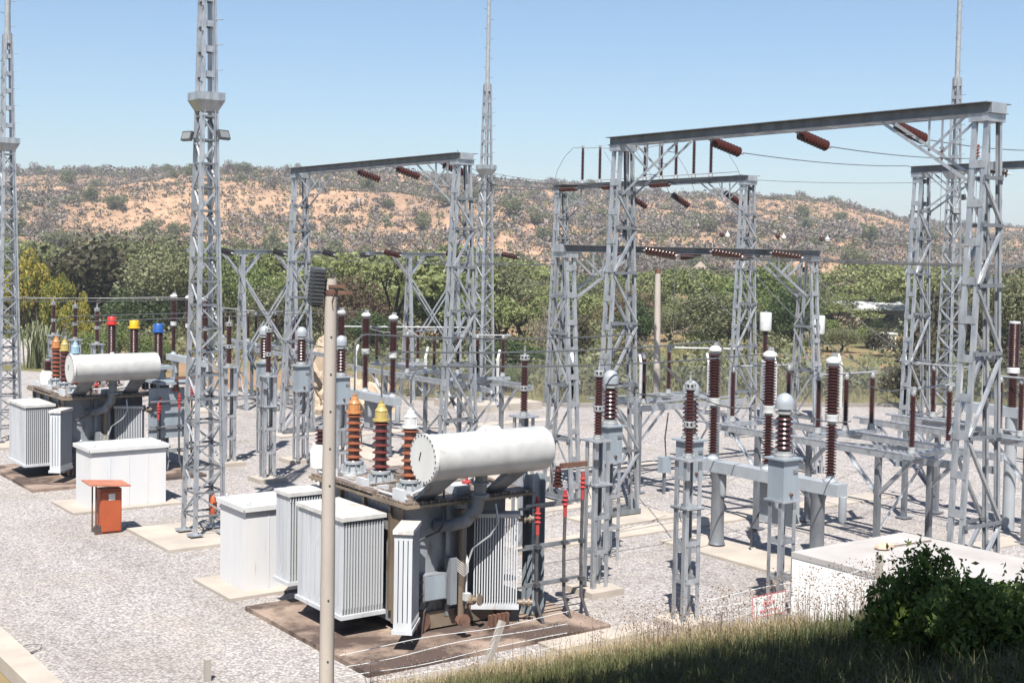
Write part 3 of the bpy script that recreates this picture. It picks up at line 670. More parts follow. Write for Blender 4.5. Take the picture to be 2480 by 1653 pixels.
# ------------------------------------------------------------------ domed current transformers
def make_ct():
    t = thing('current_transformer', '', 'transformer', (0, 0, 0), 0, 'domed current transformers on pedestals')
    pedestal(t, 2.20, 0.16, [(2.22, 0.18, 0.035)], 0.085)
    m = MB(); m.box((0, 0, 2.62), (0.40, 0.40, 0.76)); m.box((0, 0, 3.015), (0.52, 0.52, 0.035)); m.build('tank', 'ct', t)
    MB().box((0.11, -0.21, 2.78), (0.11, 0.02, 0.06)).build('nameplate', 'steel_dark', t)
    MB().box((0.23, 0.0, 2.75), (0.07, 0.2, 0.28)).build('terminal_box', 'ct', t)
    MB().tube((0.0, -0.18, 2.36), (0.0, -0.24, 2.34), 0.035).build('drain_valve', 'rust', t)
    MB().lathe([(0.18, 3.03), (0.18, 3.09), (0.155, 3.10), (0.155, 3.15)], n=18).build('flange', 'alu', t, True)
    MB().lathe([(0.12, 3.15)] + sheds(3.17, 3.80, 0.115, 0.168, 7)[1:] + [(0.10, 3.86)], n=20).build('insulator', 'brown', t, True)
    MB().lathe([(0.10, 3.83), (0.17, 3.86), (0.17, 3.90), (0.12, 3.91), (0.12, 3.94), (0.178, 3.95)], n=18).build('clamp_ring', 'alu', t, True)
    d = [(0.178, 3.95), (0.178, 4.05)] + [(0.178 * math.cos(a), 4.05 + 0.20 * math.sin(a)) for a in np.linspace(0.15, 1.5, 7)]
    MB().lathe(d, n=20).build('dome', 'dome', t, True)
    MB().bar((0.0, -0.16, 3.90), (0.0, -0.34, 3.92), 0.06, 0.02).build('terminal', 'alu', t)
    return t
ct = make_ct(); ct.location = (18.6, 16.85, 0.0); ct['label'] = 'domed current transformer with blue-grey tank, beside the corner of the low white building'
dup(ct, (18.7, 19.5, 0.0), 'domed current transformer just behind the surge arrester nearest the dry grass')
dup(ct, (18.7, 22.05, 0.0), 'domed current transformer hidden half by the surge arrester next to the cable rack')
dup(ct, (18.7, 39.8, 0.0), 'domed current transformer overlapped by a surge arrester behind the front kiosk')
dup(ct, (18.8, 37.3, 0.1), 'domed current transformer standing clear in front of the gantry leg and pale rocks')
dup(ct, (18.7, 34.5, 0.0), 'domed current transformer peeping out beside the concrete pole, over the orange bushing')

# ------------------------------------------------------------------ circuit breakers
def make_breaker():
    t = thing('circuit_breaker', '', 'circuit breaker', (0, 0, 0), 0, 'three pole circuit breakers')
    m = MB(); m.bb((-0.16, -2.05, 1.74), (0.16, 2.3, 2.0)); m.build('beam', 'cb', t)
    for y in (-1.40, 1.60):
        MB().lathe([(0.20, 0.05), (0.17, 0.12), (0.155, 0.4), (0.15, 1.55), (0.20, 1.738)], (0, y, 0), n=18).build('support_column', 'steel_dark', t, True)
    for y in (1.8, 0.08, -1.72):
        MB().lathe([(0.15, 1.98), (0.15, 2.03), (0.09, 2.09), (0.09, 2.16)], (0, y, 0), n=16).build('pole_base', 'cb', t, True)
        MB().lathe(sheds(2.16, 3.24, 0.060, 0.122, 17), (0, y, 0), n=18).build('lower_insulator', 'brown', t, True)
        MB().lathe([(0.09, 3.24), (0.09, 3.28), (0.145, 3.29), (0.145, 3.40), (0.15, 3.41), (0.15, 3.45), (0.1, 3.46)], (0, y, 0), n=18).build('collar', 'cap_white', t, True)
        MB().lathe(sheds(3.46, 4.48, 0.092, 0.156, 16), (0, y, 0), n=20).build('upper_insulator', 'brown', t, True)
        MB().lathe([(0.11, 4.48), (0.11, 4.54), (0.165, 4.55), (0.165, 4.60), (0.09, 4.66), (0.05, 4.67)], (0, y, 0), n=18).build('cap', 'cap_white', t, True)
        MB().box((0.03, y, 4.71), (0.14, 0.05, 0.08)).build('terminal', 'alu', t)
        MB().lathe([(0.085, 1.738), (0.085, 1.25), (0.06, 1.19), (0.02, 1.18)], (0, y - 0.35, 0), n=14).build('drive_tube', 'cb', t, True)
    m = MB(); m.box((0.45, 0.1, 1.25), (0.5, 0.75, 0.95)); m.build('control_cabinet', 'cb', t); 
    MB().path([(0.3, 0.5, 1.0), (0.2, 0.7, 0.6), (0.3, 0.8, 0.1)], 0.025, 6).build('conduit', 'cable', t)
    return t
cbk = make_breaker(); cbk.location = (21.7, 20.05, 0.05); cbk['label'] = 'three-pole circuit breaker with tall red-brown insulators under the tallest gantry'
dup(cbk, (21.7, 38.25, 0.05), 'three-pole circuit breaker just past the concrete lamp pole, on a white beam')
dup(cbk, (21.7, 53.7, 0.05), 'three-pole circuit breaker mostly hidden by the lattice mast, white collars showing')
# lone breaker pole beside the far column
p = D(2458, 778, 33.0)
t = thing('breaker_pole', 'single thick brown breaker pole with a flat white cap, beyond the tallest column', 'circuit breaker', (p.x, p.y, 0), 0)
zt = p.z
MB().lathe(sheds(zt - 1.15, zt - 0.05, 0.112, 0.152, 20), n=20).build('upper_insulator', 'brown', t, True)
MB().lathe([(0.14, zt - 0.05), (0.14, zt)], n=18).build('cap', 'cap_white', t, True)
MB().lathe([(0.10, zt - 1.32), (0.16, zt - 1.3), (0.16, zt - 1.18), (0.1, zt - 1.15)], n=16).build('collar', 'cap_white', t, True)
MB().lathe(sheds(zt - 2.2, zt - 1.32, 0.085, 0.13, 16), n=18).build('lower_insulator', 'brown', t, True)
MB().tube((0, 0, 0), (0, 0, zt - 2.2), 0.15, None, 14).build('support_column', 'cb', t, True)
MB().box((0, 0, zt - 2.3), (0.3, 2.6, 0.26)).build('beam', 'cb', t)

# ------------------------------------------------------------------ isolators on their stands
POST_Z = 2.62
PM = MB().lathe([(0.075, 0.0), (0.075, 0.03), (0.05, 0.05)] + sheds(0.12, 1.24, 0.042, 0.078, 22) + [(0.05, 1.26), (0.055, 1.33), (0.03, 1.34)], n=14).mesh('post_insulator', 'brown', True)
PB = MB().lathe([(0.095, -0.03), (0.095, 0.02), (0.08, 0.05), (0.085, 0.10), (0.05, 0.12)], n=12).mesh('post_base', 'alu', True)
PT = MB().lathe([(0.05, 1.24), (0.06, 1.27), (0.06, 1.33), (0.045, 1.36)], n=10).mesh('post_cap', 'alu', True)
def isolator(label, posts, tubes, z=POST_Z, base=True, group='isolator poles with upright insulators'):
    o = Vector((posts[0][0], posts[0][1], z)); t = thing('isolator', label, 'isolator', o, 0, group)
    for x, y in posts:
        l = (x - o.x, y - o.y, 0)
        q = link('post_insulator', PM, t, l); link('base_cup', PB, q); link('cap', PT, q)
    for (a, b) in tubes:
        pa, pb = Vector((a[0] - o.x, a[1] - o.y, 1.38)), Vector((b[0] - o.x, b[1] - o.y, 1.38))
        MB().tube(pa, pb, 0.026, None, 8).build('contact_tube', 'alu', t, True)
        for e in (pa, pb): MB().box(e, (0.12, 0.07, 0.09)).build('contact', 'alu', t)
    if base and len(posts) > 1:
        a, b = Vector((posts[0][0] - o.x, posts[0][1] - o.y, -0.09)), Vector((posts[-1][0] - o.x, posts[-1][1] - o.y, -0.09)); d = (b - a).normalized() * 0.25
        MB().bar(a - d, b + d, 0.14, 0.11).build('base_channel', 'steel', t)
    return t
isolator('isolator pole of three posts under one long tube, above the low white building', [(24.36, 21.0), (25.3, 20.95), (26.22, 20.9)], [((24.4, 21.0), (26.3, 20.9))])
isolator('isolator pole of two posts beside the far column, closest to the low building', [(23.65, 17.75), (25.22, 17.95)], [((23.65, 17.75), (25.3, 17.95))])
isolator('isolator pole half hidden behind the breaker poles of the tallest gantry', [(24.1, 23.6), (25.85, 23.3)], [((24.1, 23.6), (25.9, 23.3))])
isolator('isolator post with a short stub tube, beside the leg of the tallest gantry', [(24.74, 27.72)], [((24.74, 27.72), (24.75, 28.6))])
isolator('isolator pole of two slim posts in front of the thin concrete pole', [(27.2, 29.35), (28.2, 28.55)], [((27.2, 29.35), (28.9, 28.0))])
isolator('isolator pole of two posts seen between the far gantry leg and mast', [(29.7, 21.65), (29.75, 20.9)], [((29.6, 22.1), (29.8, 20.6))])
isolator('isolator post almost hidden behind the thick lone breaker pole', [(28.3, 18.7), (28.4, 18.2)], [((28.3, 18.9), (28.4, 17.2))])
isolator('isolator pole nearest the concrete pole, in front of the slim portal column', [(23.57, 38.7), (25.18, 39.5)], [((23.6, 38.7), (25.2, 39.5))])
isolator('isolator pole under the slim portal with a long pale tube above it', [(26.1, 42.1), (24.6, 42.6)], [((22.9, 42.3), (27.0, 40.2))])
isolator('isolator pole between the gantry leg and the slender mast', [(24.9, 36.35), (25.72, 36.0)], [((24.3, 36.6), (25.9, 35.95))])
isolator('isolator pole crossing the leg of the gantry before the hill', [(22.75, 34.9), (24.97, 37.65)], [((24.2, 37.3), (25.3, 37.8))])
isolator('distant isolator pole next to the lattice mast, under the slim portal', [(24.86, 57.4), (24.95, 55.8), (24.85, 54.6)], [((24.8, 58.8), (24.85, 54.2))])
isolator('distant isolator pole of two posts beside the portal column', [(24.07, 52.1), (25.54, 53.2)], [((24.0, 52.0), (25.9, 53.4))])
isolator('distant isolator post showing through the gantry leg lattice', [(24.02, 48.4), (25.4, 50.9)], [((24.0, 48.2), (25.4, 51.0))])

YD = (0, 1); XD = (1, 0)
def mkstand(label, beams, cols, ties=()):
    o0 = cols[0][0]; o = Vector((o0[0], o0[1], 0)); t = thing('isolator_stand', label, 'stand', o, 0, 'steel stands under the isolators'); z = 2.42
    L = lambda p, zz: (p[0] - o.x, p[1] - o.y, zz)
    for a, b in beams:
        MB().bar(L(a, z), L(b, z), 0.10, 0.16).build('beam', 'steel', t)
        d = (Vector(b) - Vector(a)).normalized(); n = (-d.y * 0.3, d.x * 0.3)
        MB().tube(L((a[0] + n[0], a[1] + n[1]), z + 0.12), L((b[0] + n[0], b[1] + n[1]), z + 0.12), 0.03, None, 8).build('drive_rod', 'steel', t, True)
    for c, dr in cols:
        m = MB(); m.bar(L(c, 0.02), L(c, z - 0.08), 0.12, 0.12, (0, 1, 0)); m.box((c[0] - o.x, c[1] - o.y, 0.04), (0.32, 0.32, 0.03)); m.build('post', 'steel_dark', t)
        for s in (-1, 1):
            e = (c[0] + dr[0] * s * 0.95, c[1] + dr[1] * s * 0.95)
            MB().angle(L(c, z - 1.0), L(e, z - 0.08), 0.08, 0.01).build('bracket', 'steel', t)
    for a, b, z0, z1 in ties: MB().angle(L(a, z0), L(b, z1), 0.07, 0.01).build('cross_brace', 'steel', t)
    return t
mkstand('steel stand on four posts under the isolators past the low white building', [((24.0, 17.0), (24.0, 24.4)), ((25.9, 17.0), (25.9, 24.4))],
        [((24.0, 18.9), YD), ((24.0, 22.6), YD), ((25.9, 18.9), YD), ((25.9, 22.6), YD)], [((24.0, 18.9), (25.9, 18.9), 0.6, 2.3), ((25.9, 22.6), (24.0, 22.6), 0.6, 2.3), ((24, 22.6), (25.9, 18.9), 2.3, 2.3)])
mkstand('steel stand with forked dark posts behind the tall gantry leg', [((24.4, 27.85), (29.0, 27.85)), ((24.4, 29.5), (29.0, 29.5))],
        [((24.7, 27.85), XD), ((26.1, 29.5), XD), ((27.8, 27.85), XD), ((28.3, 29.5), XD)], [((24.7, 27.85), (26.1, 29.5), 0.4, 2.2), ((27.8, 27.85), (28.3, 29.5), 2.2, 0.5)])
mkstand('steel stand under the isolators between the concrete pole and the slender mast', [((23.7, 33.9), (23.7, 42.8)), ((25.4, 33.9), (25.4, 42.8))],
        [((23.7, 35.6), YD), ((23.7, 40.4), YD), ((25.4, 35.6), YD), ((25.4, 40.4), YD)], [((23.7, 35.6), (25.4, 35.6), 0.5, 2.2), ((25.4, 40.4), (23.7, 40.4), 0.5, 2.2), ((23.7, 40.4), (25.4, 35.6), 2.3, 2.3), ((23.7, 35.6), (23.7, 38), 2.2, 0.4), ((25.4, 40.4), (25.4, 38), 2.2, 0.4)])
mkstand('distant steel stand under the isolators beside the lattice mast', [((24.0, 47.6), (24.0, 58.0)), ((25.4, 47.6), (25.4, 58.0))],
        [((24.0, 50.0), YD), ((24.0, 55.4), YD), ((25.4, 50.0), YD), ((25.4, 55.4), YD)], [((24, 50.0), (25.4, 50.0), 0.4, 2.2), ((25.4, 55.4), (24.0, 55.4), 0.4, 2.2), ((24, 50), (24, 53), 0.4, 2.2)])
mkstand('steel stand near the yard edge, seen through the far column of the tallest gantry', [((28.4, 16.5), (28.4, 23.0)), ((29.75, 16.5), (29.75, 23.0))],
        [((28.4, 18.0), YD), ((28.4, 21.5), YD), ((29.75, 18.0), YD), ((29.75, 21.5), YD)], [((28.4, 18.0), (29.75, 18.0), 0.4, 2.2), ((29.75, 21.5), (28.4, 21.5), 0.4, 2.2)])
mb = thing('mechanism_box', 'small grey mechanism box on a post below the isolators behind the tall gantry leg', 'cabinet', (25.3, 27.4, 0)); MB().box((0, 0, 0.85), (0.32, 0.22, 0.45)).build('cabinet_body', 'ct', mb); MB().bar((0, 0, 0), (0, 0, 0.62), 0.07, 0.07).build('post', 'steel_dark', mb); MB().path([(0.05, 0, 1.08), (0.0, 0, 1.6), (0.2, 0.1, 2.3)], 0.02, 6).build('drive_shaft', 'cable', mb)
mb = thing('mechanism_box', 'pale green mechanism cabinet behind the yellow-capped bushing', 'cabinet', (20.3, 30.9, 0)); MB().box((0, 0, 0.75), (0.5, 0.4, 1.1)).build('cabinet_body', 'teal', mb); MB().box((0, 0, 1.32), (0.58, 0.48, 0.04)).build('lid', 'teal', mb); MB().box((0, 0, 0.1), (0.3, 0.3, 0.2)).build('plinth', 'concrete', mb)
# upright insulators on the back gantry
for i, (y, z1, grp) in enumerate(((44.65, 11.4, 0), (43.47, 11.35, 0), (41.65, 11.08, 1), (40.57, 11.2, 1), (39.57, 11.2, 1), (38.7, 11.28, 2), (37.68, 11.35, 2), (36.73, 11.22, 2))):
    nm = ['first beyond the curved jumper', 'second, still outside the tall column', 'beside the tall column cap', 'behind the small strut', 'crossed by the sloping brace', 'just past the sloping brace', 'second past the sloping brace', 'last under the big string'][i]
    t = thing('post_insulator', 'slim upright brown insulator on the back gantry beam, ' + nm, 'insulator', (36.0, y, 9.86), 0, 'upright insulators on the back gantry')
    k = (z1 - 9.86) / 1.36
    q = link('porcelain', PM, t, (0, 0, 0.05)); q.scale = (1, 1, k); q2 = link('base_cup', PB, t, (0, 0, 0.05)); MB().box((0, 0, 1.4 * k + 0.03), (0.1, 0.1, 0.1)).build('terminal', 'alu', t)
for a, b, l in (((44.65, 11.42), (43.4, 11.38), 'level tube joining the first two upright insulators on the back gantry'), ((43.4, 11.36), (41.6, 11.2), 'tube behind the tall column cap between upright insulators'), ((41.2, 11.15), (39.4, 11.3), 'level tube joining the middle upright insulators'), ((38.7, 11.36), (36.4, 11.36), 'level tube along the last upright insulators of the back gantry'), ((44.4, 9.98), (35.2, 10.02), 'long low rod lying along the back gantry beam')):
    wire([(36.0, a[0], a[1]), (36.0, b[0], b[1])], l, 0.017, 'tubes on the back gantry', 'alu', 'busbar tube', 'busbar_tube')
wire([(36.0, 44.7, 11.45), (35.9, 45.2, 11.45), (35.9, 45.8, 11.1), (35.8, 46.2, 10.5), (35.7, 46.4, 9.6)], 'curved jumper wire bowing down from the first upright insulator', 0.010, 'jumper wires')
for i, (y, nm) in enumerate(((43.2, 'beside the tall column'), (41.2, 'inside the strut'), (39.0, 'below the brace'), (36.2, 'near the far column'))):
    wire([(36.0, y, 11.2), (36.5, y - 0.4, 10.2), (37.0, y - 0.6, 9.0)], 'thin jumper wire hanging from the upright insulators, ' + nm, 0.008, 'jumper wires')
# white capped line traps
for i, (x, yt, dep) in enumerate(((1855, 756, 55), (1984, 764, 55))):
    p = D(x, yt, dep); t = thing('line_trap', ['white cylinder on a dark insulator standing clear before the bushes', 'white cylinder on an insulator half behind the busbar gantry column'][i], 'line trap', (p.x, p.y, 0), 0, 'white capped line traps'); zt = p.z
    m = MB(); m.lathe([(0.05, zt - 0.78), (0.24, zt - 0.77), (0.25, zt - 0.74), (0.25, zt - 0.03), (0.23, zt)], n=20); m.build('drum', 'cap_white', t, True)
    MB().tube((0, 0, zt), (0, 0, zt + 0.08), 0.03).build('eye', 'steel_dark', t)
    MB().lathe(sheds(zt - 2.0, zt - 0.78, 0.07, 0.13, 14), n=16).build('insulator', 'brown', t, True)
    MB().lathe([(0.16, zt - 2.1), (0.16, zt - 2.0)], n=14).build('flange', 'cap_white', t, True)
    MB().bar((0, 0, 0), (0, 0, zt - 2.1), 0.22, 0.22).build('post', 'steel', t)

# ------------------------------------------------------------------ power transformers
TX = (12.4, 20.6)
def W(x, y, z): return (x - TX[0], y - TX[1], z)
def radiator(parent, corner, ang, nf, fw, z0, z1, pitch=0.056, ribs=4):
    """fins stand side by side along local x, each fw deep along local y; the corner is the near left one"""
    e = MB(); e.box((nf * pitch / 2, fw / 2, z1 + 0.035), (nf * pitch + 0.05, fw + 0.03, 0.07))
    r = e.build('radiator', 'lid', parent, False, W(*corner, 0)); r.rotation_euler = (0, 0, ang)
    MB().box((nf * pitch / 2, fw / 2, z0 - 0.035), (nf * pitch + 0.05, fw + 0.03, 0.07)).build('bottom_header', 'radiator', r)
    fm = MB(); rw = fw / ribs; h = (z0 + z1) / 2
    for i in range(ribs): fm.box((0, rw * (i + 0.5), h), (0.022, rw * 0.80, z1 - z0))
    for zz in (z0 + 0.06, z1 - 0.06): fm.box((0, fw / 2, zz), (0.018, fw * 0.98, 0.10))
    fme = fm.mesh('fin', 'radiator')
    for i in range(nf): link('fin', fme, r, (pitch * (i + 0.5), 0, 0))
    for zz in (z0 + 0.02, z1 - 0.04):
        MB().tube((nf * pitch, fw * 0.5, zz), (nf * pitch + 0.28, fw * 0.5, zz), 0.055, None, 10).build('header_pipe', 'oily', r, True)
        MB().lathe([(0.09, 0), (0.09, 0.035)], (nf * pitch + 0.1, fw * 0.5, zz), (1, 0, 0), 12).build('flange', 'oily', r)
        MB().lathe([(0.09, 0), (0.09, 0.035)], (nf * pitch + 0.19, fw * 0.5, zz), (1, 0, 0), 12).build('flange', 'oily', r)
    return r
def bushing(parent, x, y, z0, z1, pm, capm):
    b = MB(); b.lathe([(0.27, z0), (0.27, z0 + 0.03), (0.17, z0 + 0.04), (0.15, z0 + 0.18), (0.19, z0 + 0.185), (0.19, z0 + 0.235), (0.15, z0 + 0.24)], n=18)
    for k in range(10): b.box((0.205 * math.cos(k * R(36)), 0.205 * math.sin(k * R(36)), z0 + 0.10), (0.08, 0.012, 0.14), k * R(36))
    bu = b.build('bushing', 'cb', parent, True, W(x, y, 0))
    za, zb = z0 + 0.24, z1 - 0.36; n = 7; st = (zb - za) / n; pr = [(0.13, za)]
    for i in range(n):
        z = za + st * i; pr += [(0.105, z + st * 0.30), (0.165, z + st * 0.50), (0.168, z + st * 0.56), (0.115, z + st * 0.80)]
    pr += [(0.105, zb)]
    MB().lathe(pr, n=20).build('porcelain', pm, bu, True)
    c = MB(); c.lathe([(0.165, zb), (0.165, zb + 0.035), (0.115, zb + 0.04), (0.115, zb + 0.19), (0.125, zb + 0.195), (0.075, zb + 0.26), (0.075, zb + 0.30), (0.04, zb + 0.32), (0.04, zb + 0.37)], n=18)
    for k in range(6): c.box((0.12 * math.cos(k * R(60)), 0.12 * math.sin(k * R(60)), zb + 0.11), (0.02, 0.02, 0.14), k * R(60))
    c.build('cap', capm, bu, True)
    MB().box((0.02, 0, z1 + 0.04), (0.06, 0.05, 0.10)).build('terminal', 'alu', bu)
def make_tx(label, caps, porcs, third=True):
    t = thing('power_transformer', label, 'transformer', (TX[0], TX[1], 0), 0, 'oil filled power transformers')
    m = MB(); m.bb(W(11.78, 19.40, 0.22), W(13.12, 22.55, 2.36)); m.bb(W(13.123, 19.72, 0.42), W(14.2, 22.5, 2.36)); m.build('tank', 'tank', t)
    for y in (19.75, 20.7, 21.6, 22.3):
        MB().bb(W(11.70, y - 0.04, 0.45), W(11.78, y + 0.04, 2.30)).build('stiffener', 'oily', t)
    MB().bb(W(11.74, 19.36, 0.22), W(11.80, 19.72, 2.30)).build('corner_plate', 'oily', t)
    for x in (12.66,): MB().bb(W(x - 0.04, 19.32, 0.3), W(x + 0.04, 19.4, 2.30)).build('stiffener', 'tank', t)
    MB().bb(W(11.62, 19.05, 2.36), W(14.4, 22.7, 2.41)).build('flange', 'oily', t)
    cv = MB(); cv.bb(W(11.66, 19.1, 2.413), W(14.36, 22.65, 2.45)); cv = cv.build('cover', 'cover', t)
    b = MB()
    for y in np.arange(19.2, 22.6, 0.17): b.tube(W(11.645, y, 2.33), W(11.645, y, 2.47), 0.018, None, 6)
    for x in np.arange(11.8, 14.3, 0.17): b.tube(W(x, 19.08, 2.33), W(x, 19.08, 2.47), 0.018, None, 6)
    tag(b.build('bolts', 'oily', t), kind='stuff')
    for y in (19.3, 20.6, 21.8): MB().box(W(11.72, y + 0.15, 2.55), (0.08, 0.34, 0.20)).build('lifting_lug', 'radiator', t)
    MB().bb(W(11.6, 20.2, 2.46), W(11.85, 21.9, 2.52)).build('stiffening_bar', 'cover', t)
    # base skids and wheels
    for y in (19.45, 22.2): MB().bb(W(11.9, y - 0.12, 0.12), W(14.1, y + 0.12, 0.42)).build('skid', 'oily', t)
    for x in (12.1, 13.9):
        for y in (19.35, 22.3): MB().lathe([(0.2, -0.06), (0.2, 0.06)], W(x, y, 0.28), (0, 1, 0), 14).build('wheel', 'rust', t)
    # radiators
    radiator(t, (10.76, 19.72), 0.0, 15, 1.74, 0.48, 2.12, ribs=10)
    if third: radiator(t, (10.95, 22.15), 0.0, 15, 0.62, 0.52, 2.14)
    radiator(t, (11.36, 18.40), R(49), 12, 0.32, 0.46, 2.08, 0.066, 4)
    radiator(t, (13.20, 19.30), R(-34), 17, 0.30, 0.42, 2.02, 0.048, 3)
    # conservator
    c = MB(); x0, x1, yc, zc, r = 11.68, 14.22, 18.62, 3.30, 0.395
    c.lathe([(r, 0.05), (r, x1 - x0 - 0.05), (r * 0.97, x1 - x0 - 0.01), (r * 0.6, x1 - x0 + 0.03), (0.02, x1 - x0 + 0.04)], W(x0, yc, zc), (1, 0, 0), 36)
    co = c.build('conservator', 'white_tank', t, True)
    MB().lathe([(0.425, -0.005), (0.425, 0.055), (r, 0.056)], W(x0, yc, zc), (1, 0, 0), 36).build('end_flange', 'white', co)
    bm = MB()
    for k in range(26): bm.box(W(x0 - 0.012, yc + 0.402 * math.cos(k * R(360 / 26)), zc + 0.402 * math.sin(k * R(360 / 26))), (0.02, 0.02, 0.02))
    tag(bm.build('bolts', 'lamp_grey', co), kind='stuff')
    MB().bar(W(x0 - 0.012, yc + 0.06, zc + 0.10), W(x0 - 0.012, yc + 0.11, zc - 0.04), 0.012, 0.02).build('gauge_needle', 'lamp_grey', co)
    MB().tube(W(12.9, yc, zc + r - 0.02), W(12.9, yc, zc + r + 0.04), 0.06, None, 10).build('filler_cap', 'white', co)
    for xa, xb in ((12.05, 11.95), (13.55, 13.45)):
        s = MB(); s.add([W(xa, 18.52, 3.0), W(xa + 0.40, 18.52, 3.0), W(xb + 0.40, 19.30, 2.45), W(xb, 19.30, 2.45), W(xa, 18.66, 3.06), W(xa + 0.40, 18.66, 3.06), W(xb + 0.40, 19.38, 2.45), W(xb, 19.38, 2.45)], [(0, 1, 2, 3), (7, 6, 5, 4), (0, 4, 5, 1), (1, 5, 6, 2), (2, 6, 7, 3), (3, 7, 4, 0)])
        s.build('conservator_support', 'tank', t)
    MB().path([W(12.98, 18.75, 2.95), W(12.98, 18.8, 2.55), W(12.95, 18.85, 2.28), W(12.82, 18.98, 2.06), W(12.6, 19.15, 1.96), W(12.45, 19.4, 1.95)], [0.11, 0.11, 0.12, 0.12, 0.11, 0.11], 12).build('oil_pipe', 'tank', t, True)
    MB().lathe([(0.16, 0), (0.16, 0.05), (0.10, 0.06), (0.12, 0.22), (0.16, 0.23), (0.16, 0.27)], W(12.98, 18.79, 2.50), n=14).build('relay', 'tank', t, True)
    # gooseneck vent behind the conservator
    MB().path([W(14.1, 20.6, 2.45), W(14.1, 20.6, 3.0), W(14.13, 20.55, 3.2), W(14.25, 20.45, 3.31), W(14.40, 20.4, 3.30), W(14.5, 20.38, 3.18), W(14.55, 20.36, 3.0)], [0.17, 0.17, 0.19, 0.2, 0.2, 0.2, 0.19], 14).build('vent_pipe', 'white_tank', t, True)
    # marshalling box, pipes and hoses on the near face
    mbx = MB().bb(W(12.08, 19.18, 0.66), W(12.56, 19.38, 1.12)).build('terminal_box', 'tank', t)
    MB().bb(W(12.10, 19.170, 0.68), W(12.52, 19.178, 1.10)).build('door', 'ct', mbx)
    MB().bb(W(12.60, 19.12, 0.55), W(12.74, 19.31, 1.38)).build('gauge_panel', 'tank', t)
    MB().path([W(12.92, 19.28, 2.2), W(12.92, 19.28, 0.3)], 0.075, 12).build('drain_pipe', 'oily', t, True)
    MB().path([W(13.45, 18.98, 2.3), W(13.46, 18.9, 1.98), W(13.32, 18.95, 1.74), W(13.05, 19.1, 1.52), W(12.95, 19.12, 1.22), W(12.94, 19.12, 0.95)], 0.02, 8).build('breather_hose', 'steel', t)
    MB().path([W(12.94, 19.12, 0.97), W(12.94, 19.12, 0.72)], 0.018, 6).build('breather_pipe', 'cap_white', t)
    MB().box(W(12.94, 19.10, 0.66), (0.12, 0.10, 0.13)).build('breather', 'cap_white', t)
    wl = MB()
    for k in range(6): wl.path([W(12.72, 19.1, 1.36 - 0.04 * k), W(12.82, 19.02, 1.26 - 0.04 * k), W(12.94, 19.06, 1.29 - 0.035 * k), W(12.98, 19.2, 1.42 - 0.03 * k)], 0.006, 4)
    tag(wl.build('loose_wires', 'cap_white', t), kind='stuff')
    for k, (dx, z) in enumerate(((0.0, 1.02), (0.02, 0.78))): MB().path([W(11.94 + dx, 19.3, z + 0.10), W(11.97 + dx, 19.2, z), W(12.08 + dx, 19.2, z + 0.02)], 0.022, 6).build('cable_gland', 'cable', t)
    MB().path([W(12.05, 19.25, 0.7), W(12.0, 19.25, 0.4), W(11.97, 19.25, 0.06)], 0.022, 6).build('control_cable', 'cable', t)
    MB().path([W(12.26, 19.28, 0.66), W(12.14, 19.25, 0.45), W(12.10, 19.24, 0.1)], 0.015, 6).build('control_cable', 'cable', t)
    MB().path([W(12.45, 19.15, 2.75), W(12.45, 19.15, 2.02), W(12.4, 19.2, 1.88), W(12.05, 19.34, 1.72)], 0.018, 6).build('control_cable', 'cable', t)
    for k in range(5): MB().bb(W(13.2 + 0.09 * k, 18.72, 0.09), W(13.25 + 0.09 * k, 18.8, 0.36)).build('grating_bar', 'rust', t)
    MB().lathe([(0.09, 0), (0.09, 0.05), (0.05, 0.06), (0.05, 0.16), (0.11, 0.17), (0.11, 0.19)], W(12.55, 18.75, 0.38), (0, -1, 0.2), 12).build('drain_valve', 'rust', t, True)
    MB().lathe([(0.09, 0), (0.09, 0.05), (0.05, 0.06), (0.05, 0.16), (0.11, 0.17), (0.11, 0.19)], W(12.95, 19.0, 0.62), (0.6, -1, 0.2), 12).build('drain_valve', 'oily', t, True)
    for (x, y, pmat) in ((13.2, 19.55, 'red_sleeve'), (12.6, 19.6, 'rust'), (13.0, 20.3, 'red_sleeve')):
        MB().lathe([(0.05, 2.45), (0.05, 2.60), (0.09, 2.61), (0.09, 2.64), (0.03, 2.66), (0.03, 2.74)], W(x, y, 0), n=10).build('valve', pmat, t, True)
    for k, (x, y, a, b_) in enumerate(((12.0, 20.55, 0.22, 0.16), (12.9, 21.3, 0.30, 0.2), (13.3, 20.9, 0.16, 0.28), (12.0, 21.75, 0.18, 0.18), (13.6, 19.6, 0.25, 0.18))):
        MB().box(W(x, y, 2.45 + 0.04), (a, b_, 0.08)).build('cover_plate', ('radiator', 'cover', 'oily', 'lid', 'cb')[k], t)
    for k, pts in enumerate((((11.75, 19.25, 2.5), (11.75, 22.5, 2.5)), ((11.9, 19.3, 2.5), (12.8, 19.75, 2.53), (13.2, 21.2, 2.5)), ((11.8, 20.55, 2.55), (12.9, 20.6, 2.55), (13.0, 22.4, 2.5)), ((12.9, 19.2, 2.5), (13.9, 19.3, 2.52), (14.2, 20.3, 2.5)))):
        MB().path([W(*p) for p in pts], (0.025, 0.018, 0.022, 0.03)[k], 6).build('conduit', ('radiator', 'cable', 'cover', 'oily')[k], t)
    for x in (13.5, 13.8, 14.1):
        bb = MB().lathe(sheds(2.5, 2.78, 0.05, 0.085, 4), W(x, 21.6, 0), n=12).build('low_voltage_bushing', 'brown', t, True)
        MB().tube(W(x, 21.6, 2.45), W(x, 21.6, 2.5), 0.09).build('flange', 'alu', bb)
    MB().bb(W(12.85, 19.35, 2.45), W(13.15, 19.7, 2.60)).build('inspection_cover', 'radiator', t)
